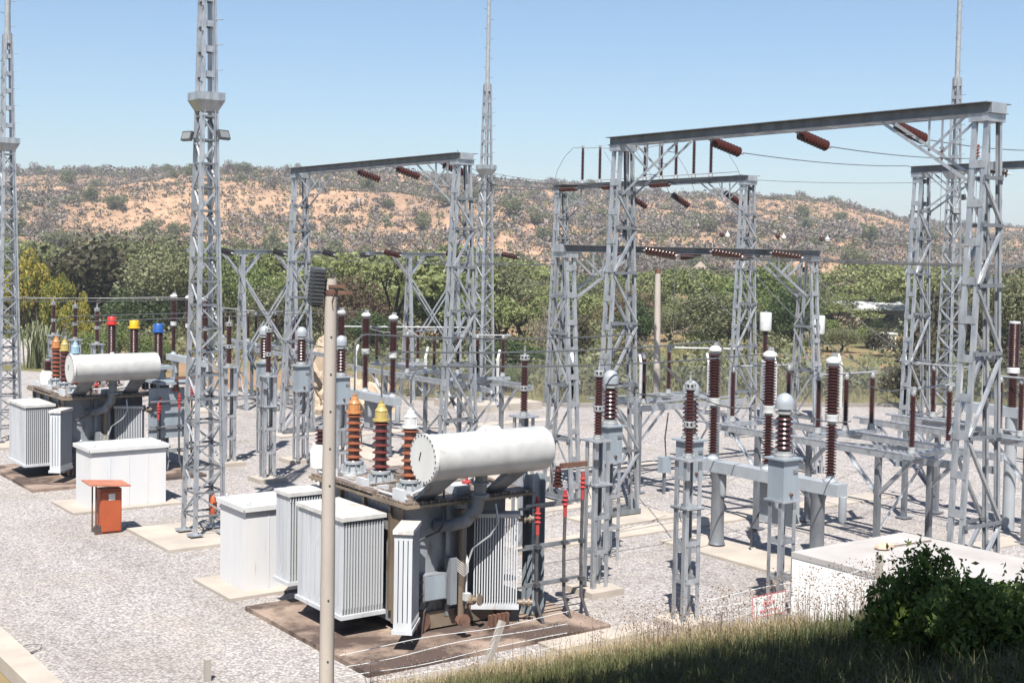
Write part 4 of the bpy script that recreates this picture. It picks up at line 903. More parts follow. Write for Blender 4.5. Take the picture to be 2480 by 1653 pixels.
    MB().path([W(12.0, 19.5, 2.52), W(12.6, 19.9, 2.54), W(13.4, 20.0, 2.52), W(14.1, 20.6, 2.52)], 0.03, 8).build('cover_pipe', 'radiator', t, True)
    for (x, y, z1), cp, pm in zip(((12.42, 22.35, 3.98), (12.30, 21.10, 3.98), (12.28, 20.02, 3.98)), caps, porcs): bushing(t, x, y, 2.45, z1, pm, cp)
    # little turret bushing on a bracket, beyond the radiators
    nb = MB(); nb.lathe([(0.10, 2.22), (0.24, 2.26), (0.25, 2.62), (0.2, 2.70), (0.2, 2.74)], W(12.74, 24.3, 0), n=16); nb.bar(W(12.74, 24.3, 0.05), W(12.74, 24.3, 2.25), 0.14, 0.14); nb = nb.build('neutral_turret', 'white', t, True)
    MB().lathe(sheds(2.74, 3.06, 0.09, 0.15, 4), W(12.74, 24.3, 0), n=16).build('neutral_bushing', 'brown', nb, True)
    MB().lathe([(0.08, 3.06), (0.08, 3.12)], W(12.74, 24.3, 0), n=12).build('cap', 'alu', nb)
    return t
tx1 = make_tx('nearest oil transformer with orange, yellow and white bushing caps and a white conservator', ('cap_orange', 'cap_yellow', 'cap_white'), ('rust_porc', 'plum_porc', 'rust_porc'))
tx2 = make_tx('second oil transformer beyond the orange box, its bushings capped orange, yellow and pale blue', ('cap_orange', 'cap_yellow', 'cap_blue'), ('rust_porc', 'plum_porc', 'rust_porc'), False)
tx2.location = (TX[0] - 0.2, TX[1] + 18.56, 0)

# cable racks behind the transformers
def make_rack(label, full):
    t = thing('cable_rack', label, 'cable rack', (14.55, 19.1, 0), 0, 'cable racks beside the transformers'); L = lambda x, y, z: (x - 14.55, y - 19.1, z)
    m = MB(); m.bb(L(14.40, 19.28, 0.05), L(14.70, 19.30, 2.7)); m.bb(L(14.40, 19.14, 0.05), L(14.415, 19.43, 2.7)); m.bb(L(14.685, 19.14, 0.05), L(14.70, 19.43, 2.7)); m.build('post', 'ct', t)
    for z in (0.75, 1.45, 2.2):
        MB().bb(L(14.0, 18.80, z), L(15.35, 18.84, z + 0.05)).build('rail', 'steel_dark', t); MB().bb(L(14.0, 19.0, z - 0.09), L(15.2, 19.03, z - 0.05)).build('rail', 'steel_dark', t)
    for k, (x, y) in enumerate(((14.2, 18.72), (14.32, 18.9), (14.86, 18.76), (15.22, 18.70))):
        zt = (2.2, 2.35, 2.45, 2.75)[k]
        MB().path([L(x + 0.1, y - 0.12, 0.05), L(x + 0.02, y, 0.45), L(x, y, 1.2), L(x + 0.01, y, zt - 0.5)], 0.032, 8).build('cable', 'cable', t, True)
        c = MB().path([L(x + 0.01, y, zt - 0.5), L(x + 0.01, y, zt)], 0.036, 8).build('heat_shrink_sleeve', 'red_sleeve', t, True)
        for j in range(3): MB().lathe([(0.036, 0), (0.065, 0.03), (0.036, 0.05)], L(x + 0.01, y, zt - 0.3 + 0.08 * j), n=10).build('rain_skirt', 'red_sleeve', c, True)
        for z in (0.78, 1.48): MB().box(L(x, y - 0.02, z), (0.10, 0.10, 0.07)).build('cleat', 'lamp_grey', t)
    MB().bb(L(14.75, 18.72, 2.86), L(15.35, 18.80, 2.95)).build('busbar', 'rust', t)
    i = MB().lathe([(0.1, 2.48), (0.1, 2.52)] + sheds(2.54, 2.80, 0.055, 0.10, 4) + [(0.05, 2.86)], L(14.86, 18.98, 0), n=12).build('support_insulator', 'brown', t, True)
    if full:
        MB().bb(L(14.3, 18.9, 2.7), L(15.3, 20.2, 2.78)).build('top_frame', 'ct', t)
    return t
make_rack('steel rack carrying dark cables with red sleeves, beside the conservator of the nearest transformer', False)
r2 = make_rack('cable rack with red sleeved cables and a grey panel behind the second transformer', True); r2.location = (14.4, 19.1 + 18.4, 0)
MB().bb((-0.5, -0.05, 1.1), (0.6, 0.0, 2.6)).build('panel', 'ct', r2)
rg = 'coloured cap bushings behind the second transformer'
sm = MB().lathe([(0.16, 3.26), (0.16, 3.34)] + sheds(3.34, 4.22, 0.115, 0.152, 16), n=20).mesh('porcelain', 'brown', True)
fr = thing('support_frame', 'grey steel frame under the red, yellow and blue capped bushings', 'frame', (14.5, 40.4, 0))
for y in (-2.3, 2.4):
    MB().bar((0, y, 0), (0, y, 3.1), 0.16, 0.16).build('post', 'ct', fr)
for z in (2.75, 3.16): MB().bb((-0.28, -2.6, z - 0.05), (0.28, 2.7, z + 0.05)).build('rail', 'ct', fr)
for k in range(6):
    MB().lathe(sheds(2.33, 2.66, 0.05, 0.085, 4), (-0.1 if k % 2 else 0.14, -2.2 + k * 0.36, 0), n=10).build('small_insulator', 'dark_porc' if k > 2 else 'brown', fr, True)
for (y, c, nm) in ((42.5, 'red', 'red'), (40.4, 'yellow', 'yellow'), (38.3, 'blue', 'blue')):
    b = thing('bushing', 'thick ribbed brown bushing with a ' + nm + ' cap', 'bushing', (14.5, y, 0), 0, rg); link('porcelain', sm, b)
    MB().lathe([(0.19, 4.21), (0.19, 4.24), (0.145, 4.25), (0.145, 4.45), (0.13, 4.47)], n=20).build('cap', c, b, True); MB().box((-0.17, 0, 4.26), (0.07, 0.06, 0.03)).build('clip', c, b)
    MB().lathe([(0.17, 3.21), (0.17, 3.26)], n=16).build('base_flange', 'alu', b)

# conductors rising from the front transformer's bushings and running to the breaker
def riser(p, zt, q, label, r=0.018):
    p, q = Vector(p), Vector(q); d = (q - Vector((p.x, p.y, q.z))).normalized(); pts = [p, Vector((p.x, p.y, zt - 0.3))]
    for k in range(1, 6):
        a = k / 5 * math.pi / 2; pts.append(Vector((p.x, p.y, zt - 0.3)) + d * (0.3 * (1 - math.cos(a))) + Vector((0, 0, 0.3 * math.sin(a))))
    e = pts[-1]; pts += [e.lerp(q, t) - Vector((0, 0, 0.10 * 4 * t * (1 - t))) for t in np.linspace(0.1, 1, 10)]
    wire(pts, label, r, 'bent conductors from the bushings', 'alu' if False else 'wire')
riser((12.42, 22.35, 4.06), 5.15, (21.9, 25.1, 4.78), 'bent conductor rising from the orange capped bushing and running level')
riser((12.30, 21.10, 4.06), 4.9, (21.7, 21.85, 4.82), 'bent conductor rising from the yellow capped bushing and running level')
riser((12.28, 20.02, 4.06), 4.72, (21.6, 20.4, 4.62), 'bent conductor rising from the white capped bushing and running level')
for i, (a, b, nm) in enumerate((((21.9, 25.1, 4.8), (21.7, 22.0, 3.5), 'onto the first breaker pole'), ((21.75, 21.8, 4.82), (21.7, 20.1, 3.45), 'between the breaker poles'), ((22.4, 25.2, 4.7), (18.9, 19.6, 3.95), 'down to the domed transformer'))):
    wire(sagline(a, b, 0.12), 'slanting dark lead dropping ' + nm, 0.015, 'slanting leads', 'cable')
for i, y in enumerate((16.85, 19.5, 22.05)):
    wire(sagline((18.7, y, 3.98), (21.6, y + 0.9 + 0.1 * i, 3.42), 0.12), 'short lead from the domed transformer to the breaker collar, ' + ['by the low building', 'middle one', 'behind the cable rack arrester'][i], 0.014, 'short leads')
for i, (y, ya) in enumerate(((39.8, 38.15), (37.3, 34.95), (34.5, 34.95))):
    wire(sagline((18.7, y, 3.98), (21.6, y + 0.6, 3.42), 0.15), 'lead from the domed transformer to the far breaker, ' + ['overlapped by the arrester', 'standing clear by the rocks', 'beside the concrete pole'][i], 0.013, 'short leads')
wire([(12.2, 40.9, 4.06), (12.2, 40.9, 4.45), (12.6, 40.7, 4.6), (21.7, 40.0, 4.75)], 'conductor from the second transformer to the far breaker', 0.014, 'bent conductors from the bushings')
wire([(12.1, 39.66, 4.06), (12.1, 39.66, 4.4), (12.5, 39.4, 4.5), (21.7, 38.3, 4.75)], 'lower conductor from the second transformer to the far breaker', 0.014, 'bent conductors from the bushings')

JB = 'jumper leads between the busbars and isolators'
for i, (p_, q_, nm) in enumerate((((24.95, 26.7, 6.75), (24.4, 21.05, 4.05), 'from the first busbar string to the three-post isolator'), ((27.55, 26.7, 6.75), (26.2, 20.95, 4.05), 'from the middle busbar string to the far post'), ((30.1, 26.7, 6.75), (29.7, 22.0, 4.05), 'from the last busbar string to the isolator by the far leg'),
        ((21.7, 21.9, 4.75), (24.1, 23.6, 4.05), 'from the nearest breaker pole to the half hidden isolator'), ((21.7, 20.1, 4.75), (24.36, 21.0, 4.05), 'from the middle breaker pole to the three-post isolator'), ((21.7, 18.35, 4.75), (23.65, 17.8, 4.05), 'from the last breaker pole to the two-post isolator'),
        ((24.55, 29.4, 6.7), (24.75, 28.6, 4.05), 'from behind the busbar gantry to the stub tube post'), ((27.4, 29.4, 6.7), (27.3, 29.3, 4.05), 'from the busbar gantry to the slim posts'),
        ((22.1, 50.1, 6.55), (24.1, 52.0, 4.05), 'from the first dark string to the distant isolator'), ((24.5, 50.1, 6.55), (24.0, 48.3, 4.05), 'from the second dark string to the distant post'),
        ((30.0, 49.9, 6.6), (26.9, 42.2, 4.05), 'from the slim portal string to the long tube'), ((33.2, 49.9, 6.6), (26.0, 39.6, 4.05), 'from the second portal string past the gantry leg'),
        ((21.7, 40.1, 4.75), (23.6, 38.8, 4.05), 'from the far breaker to the isolator by the lamp pole'), ((21.7, 36.6, 4.75), (22.8, 35.0, 4.05), 'from the far breaker to the isolator at the leg'))):
    wire(sagline(p_, q_, 0.35), 'drooping lead ' + nm, 0.012, JB)

# ------------------------------------------------------------------ kiosks, orange box, extinguisher
def kiosk(x0, y0, lx, ly, h, label):
    t = thing('kiosk', label, 'cabinet', (x0, y0, 0.06), 0, 'white windowless kiosks')
    b = MB(); b.bb((0, 0, 0.0), (lx, ly, h)); b.build('body', 'box', t)
    l = MB(); e = 0.07; l.bb((-e, -e, h + 0.002), (lx + e, ly + e, h + 0.05)); l.build('lid', 'white', t)
    k = MB()
    for a, c, s, d in ((-e, -e, 1, 0), (-e, ly + e - 0.012, 1, 0), (-e, -e, 0, 1), (lx + e - 0.012, -e, 0, 1)):
        k.bb((a, c, h - 0.045), (a + (lx + 2 * e if s else 0.012), c + (ly + 2 * e if d else 0.012), h + 0.001))
    k.build('lid_rim', 'white', t)
    for (a, c) in ((0.12, 0.10), (lx - 0.12, 0.1), (0.1, ly - 0.1), (lx - 0.1, ly - 0.1)):
        MB().path([(a - 0.03, c, h + 0.05), (a - 0.03, c, h + 0.10), (a, c, h + 0.13), (a + 0.03, c, h + 0.10), (a + 0.03, c, h + 0.05)], 0.011, 6).build('lifting_eye', 'steel', t)
    for i in range(1, 4): MB().box((lx * i / 4, -0.004, h / 2), (0.02, 0.008, h * 0.98)).build('seam', 'box', t)
    return t
kiosk(10.72, 23.6, 2.0, 1.22, 1.62, 'white windowless kiosk with flat lid, standing against the front transformer radiators')
kiosk(10.78, 33.12, 1.98, 1.22, 1.50, 'white windowless kiosk with flat lid, behind the small orange box')
t = thing('marshalling_box', 'small orange cabinet with a sloping roof and white paper notice', 'cabinet', (10.1, 30.36, 0), R(-4))
MB().bb((0.0, 0, 0.02), (0.50, 0.36, 1.06)).build('body', 'orange', t)
MB().bb((0.02, -0.02, 0.06), (0.48, 0.0, 1.0)).build('door', 'orange', t)
m = MB(); m.add([(-0.30, -0.22, 1.20), (0.66, -0.22, 1.12), (0.66, 0.56, 1.12), (-0.30, 0.56, 1.20), (-0.30, -0.22, 1.235), (0.66, -0.22, 1.155), (0.66, 0.56, 1.155), (-0.30, 0.56, 1.235)], [(3, 2, 1, 0), (4, 5, 6, 7), (0, 1, 5, 4), (1, 2, 6, 5), (2, 3, 7, 6), (3, 0, 4, 7)]); m.build('roof', 'orange_pale', t)
for x, y in ((-0.1, 0.0), (-0.1, 0.34), (0.5, 0.34)): MB().bar((x, y, 0), (x, y, 1.16), 0.03, 0.03).build('post', 'rust', t)
MB().bb((0.19, -0.028, 0.80), (0.34, -0.021, 0.95)).build('notice', 'sign', t)
MB().lathe([(0.11, -0.02), (0.11, 0.02)], (-0.06, 0.02, 0.12), (0, 1, 0), 12).build('cable_ring', 'cable', t)
p = G(516, 1288); t = thing('fire_extinguisher', 'orange fire extinguisher standing between the lattice mast and white kiosk', 'fire extinguisher', (p.x, p.y, 0.07))
MB().lathe([(0.08, 0.35), (0.09, 0.37), (0.09, 0.75), (0.05, 0.82), (0.03, 0.86)], n=14).build('cylinder', 'orange', t, True); MB().tube((0, 0, 0), (0, 0, 0.36), 0.03).build('stand', 'steel_dark', t); MB().path([(0, 0, 0.86), (0.03, -0.05, 0.92), (-0.1, -0.04, 0.85), (-0.11, 0, 0.6)], 0.012, 6).build('hose', 'cable', t)

# ------------------------------------------------------------------ concrete poles
t = thing('lamp_pole', 'concrete pole with bolt holes and a dark floodlight, in front of the nearest transformer', 'lamp post', (7.46, 14.04, 0))
m = MB(); n = 8; m.tube((0, 0, -0.3), (0.0, 0.0, 6.45), 0.098, 0.073, 12)
m.build('pole', 'pole', t, True)
hm = MB().tube((0, 0, -0.004), (0, 0, 0.004), 0.013, None, 8).mesh('bolt_hole', 'lamp_grey')
vd = Vector((-0.586, -0.81, 0)); sdv = Vector((0.81, -0.586, 0))
for i, z in enumerate((5.75, 5.3, 4.85, 4.4, 3.95, 2.55, 1.8, 1.1, 0.6)):
    r = 0.098 - 0.025 * z / 6.45; dvec = (vd * 0.96 + sdv * 0.27).normalized()
    o = link('bolt_hole', hm, t, (dvec * (r * 0.992) + Vector((0, 0, z)))); o.rotation_mode = 'QUATERNION'; o.rotation_quaternion = dvec.to_track_quat('Z', 'Y')
m = MB(); m.lathe([(0.080, 6.25), (0.083, 6.26), (0.083, 6.31), (0.080, 6.32)], n=14); m.bar((0.05, -0.08, 6.285), (0.2, -0.17, 6.285), 0.025, 0.045); m.build('clamp_band', 'rust', t)
MB().bar((-0.06, -0.05, 6.36), (0.13, -0.12, 6.36), 0.035, 0.035).build('cross_arm', 'rust', t)
f = MB(); f.box((0, 0, 0), (0.16, 0.32, 0.52)); 
for k in range(9): f.box((0.0, 0.0, -0.22 + k * 0.055), (0.20, 0.34, 0.012))
fl = f.build('floodlight', 'lamp_grey', t, False, (-0.135, 0.115, 6.36)); fl.scale = (0.83, 0.83, 0.83); fl.rotation_euler = (R(6), R(4), R(-15))
MB().box((0, 0.168, 0), (0.13, 0.01, 0.46)).build('lens', 'glass', fl); MB().box((0, 0, -0.275), (0.14, 0.26, 0.03)).build('foot', 'lamp_grey', fl)
MB().path([(-0.10, 0.04, 6.53), (-0.05, -0.02, 6.57), (0.0, -0.04, 6.5), (0.0, -0.06, 6.35)], 0.017, 8).build('bracket', 'lamp_grey', t)
MB().path([(0.0, -0.082, 6.27), (-0.03, -0.085, 6.18), (-0.02, -0.088, 6.1)], 0.006, 5).build('loose_wire', 'rust', t)
t = thing('utility_pole', 'slim far concrete pole standing alone before the acacias', 'pole', (39.56, 43.45, 0))
MB().tube((0, 0, -0.1), (-0.05, 0.05, 6.2), 0.17, 0.13, 12).build('pole', 'pole', t, True); MB().lathe([(0.14, 6.0), (0.14, 6.2)], (-0.05, 0.05, 0), n=12).build('cap_band', 'rust', t)

# ------------------------------------------------------------------ low white building, stone, rod, sign
bx0, bx1, by0, by1, bh = 17.85, 21.05, 7.5, 15.92, 1.5
t = thing('low_building', 'low white plastered building with a flat roof slab, behind the dark bushes', 'building', (bx0, by0, 0))
LX, LY = bx1 - bx0, by1 - by0
m = MB(); m.bb((0.012, 0.012, -0.3), (LX - 0.012, LY - 0.012, bh - 0.10)); m.build('wall', 'plaster', t)
m = MB(); m.bb((0, 0, bh - 0.098), (LX, LY, bh)); m.build('roof', 'roofslab', t)
p = on(2, bh, 2145, 1328)
st = MB()
for k in range(3):
    r = 0.15 - 0.03 * k; st.lathe([(r * 0.7, 0), (r, 0.03), (r * 0.8, 0.08), (r * 0.3, 0.10)], (0.1 * k - 0.1, 0.05 * (k % 2), 0), n=7)
tag(st.build('broken_stone', 'rock', None, False, (p.x, p.y, bh)), 'broken brown stones lying on the flat white roof', 'stone')
p2 = on(2, bh + 0.03, 2255, 1308); tag(MB().path([(p.x, p.y, bh + 0.03), (p2.x, p2.y, bh + 0.03)], 0.012, 6).build('iron_rod', 'rust'), 'thin rusty rod lying on the flat white roof', 'rod')

def text_mesh(s, size, m):
    c = bpy.data.curves.new('lettering', 'FONT'); c.body = s; c.size = size; c.align_x = 'CENTER'; c.align_y = 'CENTER'; c.extrude = 0.002; c.offset = 0.0
    o = bpy.data.objects.new('lettering_tmp', c); COL.objects.link(o); dg = bpy.context.evaluated_depsgraph_get(); me = bpy.data.meshes.new_from_object(o.evaluated_get(dg))
    bpy.data.objects.remove(o); me.materials.clear(); me.materials.append(M[m]); return me
YS = 13.6
a, b, c_ = on(1, YS, 1822, 1445), on(1, YS, 1902, 1428), on(1, YS, 1822, 1496)
sw, sh = b.x - a.x, a.z - c_.z
t = thing('warning_sign', 'white board with red substation lettering on the wire fence by the white wall', 'sign', ((a.x + b.x) / 2, YS, (a.z + c_.z) / 2))
MB().box((0, 0, 0), (sw, 0.015, sh)).build('board', 'sign', t)
fr_ = MB(); e = 0.012
for s_, q_ in (((0, -sh / 2), (sw, e)), ((0, sh / 2), (sw, e)), ((-sw / 2, 0), (e, sh)), ((sw / 2, 0), (e, sh))): fr_.box((s_[0], -0.009, s_[1]), (q_[0], 0.004, q_[1]))
fr_.build('border', 'sign_red', t)
for s_, z_, k_ in (('ZET', 0.33, 0.15), ('88KV', 0.05, 0.29), ('SUBSTATION', -0.28, 0.17)):
    o = link('lettering', text_mesh(s_, sh * k_ * 1.25, 'sign_red'), t, (0, -0.011, sh * z_)); o.rotation_euler = (math.pi / 2, 0, 0)
    if o.dimensions.x > sw * 0.92: k = sw * 0.92 / o.dimensions.x; o.scale = (k, 1, 1)

# ------------------------------------------------------------------ barbed wire fence along the foot of the bank
def barbed(label, y, x0, x1, zs, posts, lean=0):
    t = thing('wire_fence', label, 'fence', (x0, y, 0))
    for k, z in enumerate(zs):
        m = MB(); pts = [(x, 0.02 * math.sin(x * 3 + k), z + 0.025 * math.sin(x * 1.7 + k * 2)) for x in np.arange(0, x1 - x0 + 0.1, 0.3)]
        m.path(pts, 0.006, 4)
        for x in np.arange(0.1, x1 - x0, 0.14): m.bar((x - 0.016, -0.012, z + 0.016), (x + 0.016, 0.012, z - 0.012), 0.005, 0.005)
        m.build('barbed_wire', 'cap_white', t)
    for (x, dx, h) in posts: MB().bar((x - x0, 0.03, -0.1), (x - x0 + dx, 0.03, h), 0.09, 0.09).build('fence_post', 'concrete', t)
    return t
barbed('slack barbed wire fence with a leaning post, in front of the nearest transformer', 16.45, 8.95, 13.2, (0.45, 0.62, 0.80, 0.97), ((11.35, 0.5, 1.02),))
barbed('barbed wire strands beside the warning sign at the low white wall', 13.75, 13.6, 17.7, (1.35, 1.48, 1.6, 1.72), ((17.6, 0, 1.9), (13.65, 0, 1.4)))
p = G(502, 1648); tag(MB().box((0, 0, 0.17), (0.09, 0.09, 0.36)).build('marker_post', 'concrete', None, False, (p.x, p.y, 0)), 'small square concrete stub rising from the gravel at the front', 'post')
p = G(80, 1575); cw = MB()
for k in range(3): cw.path([(p.x - 0.35 + 0.05 * k, p.y + 0.2, 0.02), (p.x, p.y + 0.25, 0.04), (p.x + 0.18, p.y + 0.12, 0.05), (p.x + 0.1, p.y - 0.05, 0.03), (p.x - 0.22, p.y - 0.28 + 0.03 * k, 0.02)], 0.007, 4)
tag(cw.build('wire_scrap', 'cable'), 'scrap of dark barbed wire lying on the gravel near the kerb', 'wire')

# ------------------------------------------------------------------ chain-link fence at the back
def chainlink():
    A, B = Vector((27.3, 55.6, 0)), Vector((35.9, 45.0, 0)); Cc, Dd = Vector((50.0, 38.0, 0)), Vector((62, 25.5, 0))
    t = thing('chain_link_fence', 'grey chain-link fence on angled posts along the far edge of the yard', 'fence', A)
    for a, b in ((A, B), (B, Cc), (Cc, Dd)):
        d = b - a; L = d.length; dn = d / L; n = int(L / 2.9)
        for i in range(n + 1):
            q = a + dn * (L * i / n) - A; out = Vector((dn.y, -dn.x, 0)) * -1
            m = MB(); m.bar(q, q + Vector((0, 0, 1.95)), 0.11, 0.11, (0, 1, 0)); m.bar(q + Vector((0, 0, 1.93)), q + Vector((0, 0, 2.4)) + out * 0.35, 0.10, 0.10); m.build('fence_post', 'cap_white', t)
        m = MB(); sp = 0.10; H = 1.8; k = int(L / sp)
        for i in range(-int(H / sp), k):
            for s in (1, -1):
                x0 = max(0, i * sp); x1 = min(L, i * sp + H)
                if x1 <= x0: continue
                z0, z1 = (x0 - i * sp), (x1 - i * sp)
                if s < 0: z0, z1 = H - z0, H - z1
                m.bar(a - A + dn * x0 + Vector((0, 0, 0.05 + z0)), a - A + dn * x1 + Vector((0, 0, 0.05 + z1)), 0.006, 0.006)
        tag(m.build('mesh_wire', 'steel_dark', t), kind='stuff')
        for z in (1.88, 2.05, 2.2, 2.33):
            MB().bar(a - A + Vector((0, 0, z)) + out * max(0, (z - 1.93) * 0.7), b - A + Vector((0, 0, z)) + out * max(0, (z - 1.93) * 0.7), 0.008, 0.008).build('top_wire', 'steel_dark', t)
chainlink()

# ------------------------------------------------------------------ rocks, sheds, earth bank
def blob(name, m, c, r, seed, rough=0.35, sub=4, sq=1.0):
    import bmesh
    bm = bmesh.new(); bmesh.ops.create_icosphere(bm, subdivisions=sub, radius=1.0)
    for v in bm.verts:
        k = 1 + rough * mnoise.fractal(v.co * 1.6 + Vector((seed, 0, 0)), 1.0, 2.0, 4) + rough * 0.5 * abs(mnoise.noise(v.co * 4 + Vector((0, seed, 0))))
        v.co = Vector((v.co.x * r[0], v.co.y * r[1], v.co.z * r[2])) * k
    me = bpy.data.meshes.new(name); bm.to_mesh(me); bm.free(); me.materials.append(M[m]); return link(name, me, None, c)
tag(blob('boulder', 'rock', (26.6, 50.6, 0.3), (1.1, 1.0, 2.5), 3), 'tall pale cream boulder behind the concrete pole', 'rock', 'pale rocks behind the concrete pole')
tag(blob('boulder', 'rock', (26.9, 48.2, 0.0), (1.8, 1.5, 1.4), 9), 'low pale cream boulder beside the domed transformer', 'rock', 'pale rocks behind the concrete pole')
o = blob('earth_mound', 'soil', floor_at(250, 84) + Vector((0, 0, -0.5)), (7, 4, 1.3), 5, 0.25); o['kind'] = 'structure'
o = blob('gravel_heap', 'gravel', floor_at(40, 76) + Vector((0, 0, -0.3)), (3.4, 2.6, 1.5), 6, 0.15); o['kind'] = 'structure'
p = floor_at(1620, 118); o = blob('earth_clearing', 'rock', (p.x, p.y, -1.2), (4.2, 5, 1.8), 12, 0.2); o['kind'] = 'structure'
p = D(2095, 800, 125); t = thing('shed', 'long pale roofed shed among the trees beyond the fence', 'building', (p.x, p.y, 0), R(-34))
m = MB(); m.bb((-3.6, -1.6, 0), (3.6, 1.6, 2.0)); m.build('wall', 'rock', t)
m = MB(); m.add([(-4, -2, 1.95), (4, -2, 1.95), (4, 2, 2.6), (-4, 2, 2.6), (-4, -2, 2.05), (4, -2, 2.05), (4, 2, 2.7), (-4, 2, 2.7)], [(3, 2, 1, 0), (4, 5, 6, 7), (0, 1, 5, 4), (1, 2, 6, 5), (2, 3, 7, 6), (3, 0, 4, 7)]); m.build('roof', 'cap_white', t)
MB().bb((-1.0, -1.63, 0), (-0.1, -1.6, 1.8)).build('door', 'bark', t); MB().bb((1.2, -1.63, 0.9), (2.2, -1.6, 1.6)).build('window', 'lamp_grey', t)
p = D(2135, 858, 100); t = thing('hut', 'small pale block hut by the red earth beyond the fence', 'building', (p.x, p.y, -0.5), R(-34)); MB().bb((-0.9, -0.6, 0), (0.9, 0.6, 1.6)).build('wall', 'plaster', t); MB().bb((-1, -0.7, 1.6), (1, 0.7, 1.7)).build('roof', 'cap_white', t)
p = D(1696, 652, 230); t = thing('thatched_hut', 'tiny thatched hut far off among the acacias', 'hut', (p.x, p.y, 0)); MB().lathe([(1.9, 0), (1.9, p.z - 0.6)], n=14).build('wall', 'rock', t); MB().lathe([(2.4, p.z - 0.7), (0.1, p.z + 1.4)], n=14).build('roof', 'twig', t)

# ------------------------------------------------------------------ leaves
def quads_mesh(name, P4, m, smooth=False):
    """P4: (n,4,3) array of quads"""
    n = len(P4); me = bpy.data.meshes.new(name); me.vertices.add(n * 4); me.vertices.foreach_set('co', np.ascontiguousarray(P4, dtype=np.float32).ravel())
    me.loops.add(n * 4); me.loops.foreach_set('vertex_index', np.arange(n * 4, dtype=np.int32)); me.polygons.add(n)
    me.polygons.foreach_set('loop_start', np.arange(0, n * 4, 4, dtype=np.int32)); me.polygons.foreach_set('loop_total', np.full(n, 4, dtype=np.int32))
    me.materials.append(M[m] if isinstance(m, str) else m); me.update(calc_edges=True); me.validate(); return me
def unit(v): return v / np.maximum(np.linalg.norm(v, axis=-1, keepdims=True), 1e-6)
def leaf_quads(c, size, elong, rng, nrm=None, up=0.0, curl=0.0):
    n = len(c); d = unit(rng.normal(size=(n, 3)) + np.array([0, 0, up]))
    o = rng.normal(size=(n, 3)) if nrm is None else rng.normal(size=(n, 3)) * 0.7 + nrm
    s = unit(np.cross(d, o)); L = (size * rng.uniform(0.6, 1.35, n))[:, None]; Wd = L / elong * 0.5
    a = c - d * L * 0.5; b = c + d * L * 0.5; mid = c + unit(np.cross(s, d)) * L * curl
    return np.stack([a, mid + s * Wd, b, mid - s * Wd], 1)
def crown_pts(n, rng, lumps, r0=(1, 1, 0.75), flat=1.0, shell=0.55, lump_r=(0.28, 0.5), zbias=0.0):
    C_ = unit(rng.normal(size=(lumps, 3))) * rng.uniform(0.35, 0.8, (lumps, 1)); C_[:, 2] = np.abs(C_[:, 2]) * (1 if zbias else 1) * np.where(rng.random(lumps) < 0.3, -0.5, 1)
    Rr = rng.uniform(lump_r[0], lump_r[1], lumps); k = rng.choice(lumps, n, p=Rr ** 2 / np.sum(Rr ** 2))
    u = unit(rng.normal(size=(n, 3))); rr = np.where(rng.random(n) < shell, rng.uniform(0.85, 1.05, n), rng.uniform(0.2, 0.95, n) ** 0.6)
    p = C_[k] + u * (Rr[k] * rr)[:, None] * np.array([1, 1, flat]); return p * np.array(r0), u
def trunk_mesh(name, h, r, limbs, rng, spread, lo=0.35, m='bark', n=7, depth=2):
    b = MB(); top = Vector((rng.normal() * 0.03, rng.normal() * 0.03, h)); fork = Vector((rng.normal() * 0.05, rng.normal() * 0.05, h * lo))
    b.path([(0, 0, -0.1), fork * 0.5 + Vector((0.03, 0.02, 0)), fork], [r * 1.25, r, r * 0.85], n)
    for i in range(limbs):
        a = 2 * math.pi * i / limbs + rng.normal() * 0.4; q = Vector((math.cos(a) * spread * rng.uniform(0.5, 1), math.sin(a) * spread * rng.uniform(0.5, 1), h * rng.uniform(0.75, 1.05)))
        mid = fork.lerp(q, 0.5) + Vector((rng.normal() * 0.05, rng.normal() * 0.05, 0.06 * h)); b.path([fork, mid, q], [r * 0.55, r * 0.4, r * 0.15], 5)
        for j in range(depth):
            q2 = mid.lerp(q, 0.3 + 0.4 * j) ; e = q2 + Vector((rng.normal() * spread * 0.3, rng.normal() * spread * 0.3, abs(rng.normal()) * h * 0.12 + 0.03)); b.path([q2, q2.lerp(e, 0.5) + Vector((0, 0, 0.02)), e], [r * 0.28, r * 0.2, r * 0.08], 4)
    return b.mesh(name, m, True)
CR = {}
def reg(kind, i, crown_p4, m, trunk): CR.setdefault(kind, []).append((quads_mesh('crown', crown_p4, m), trunk))
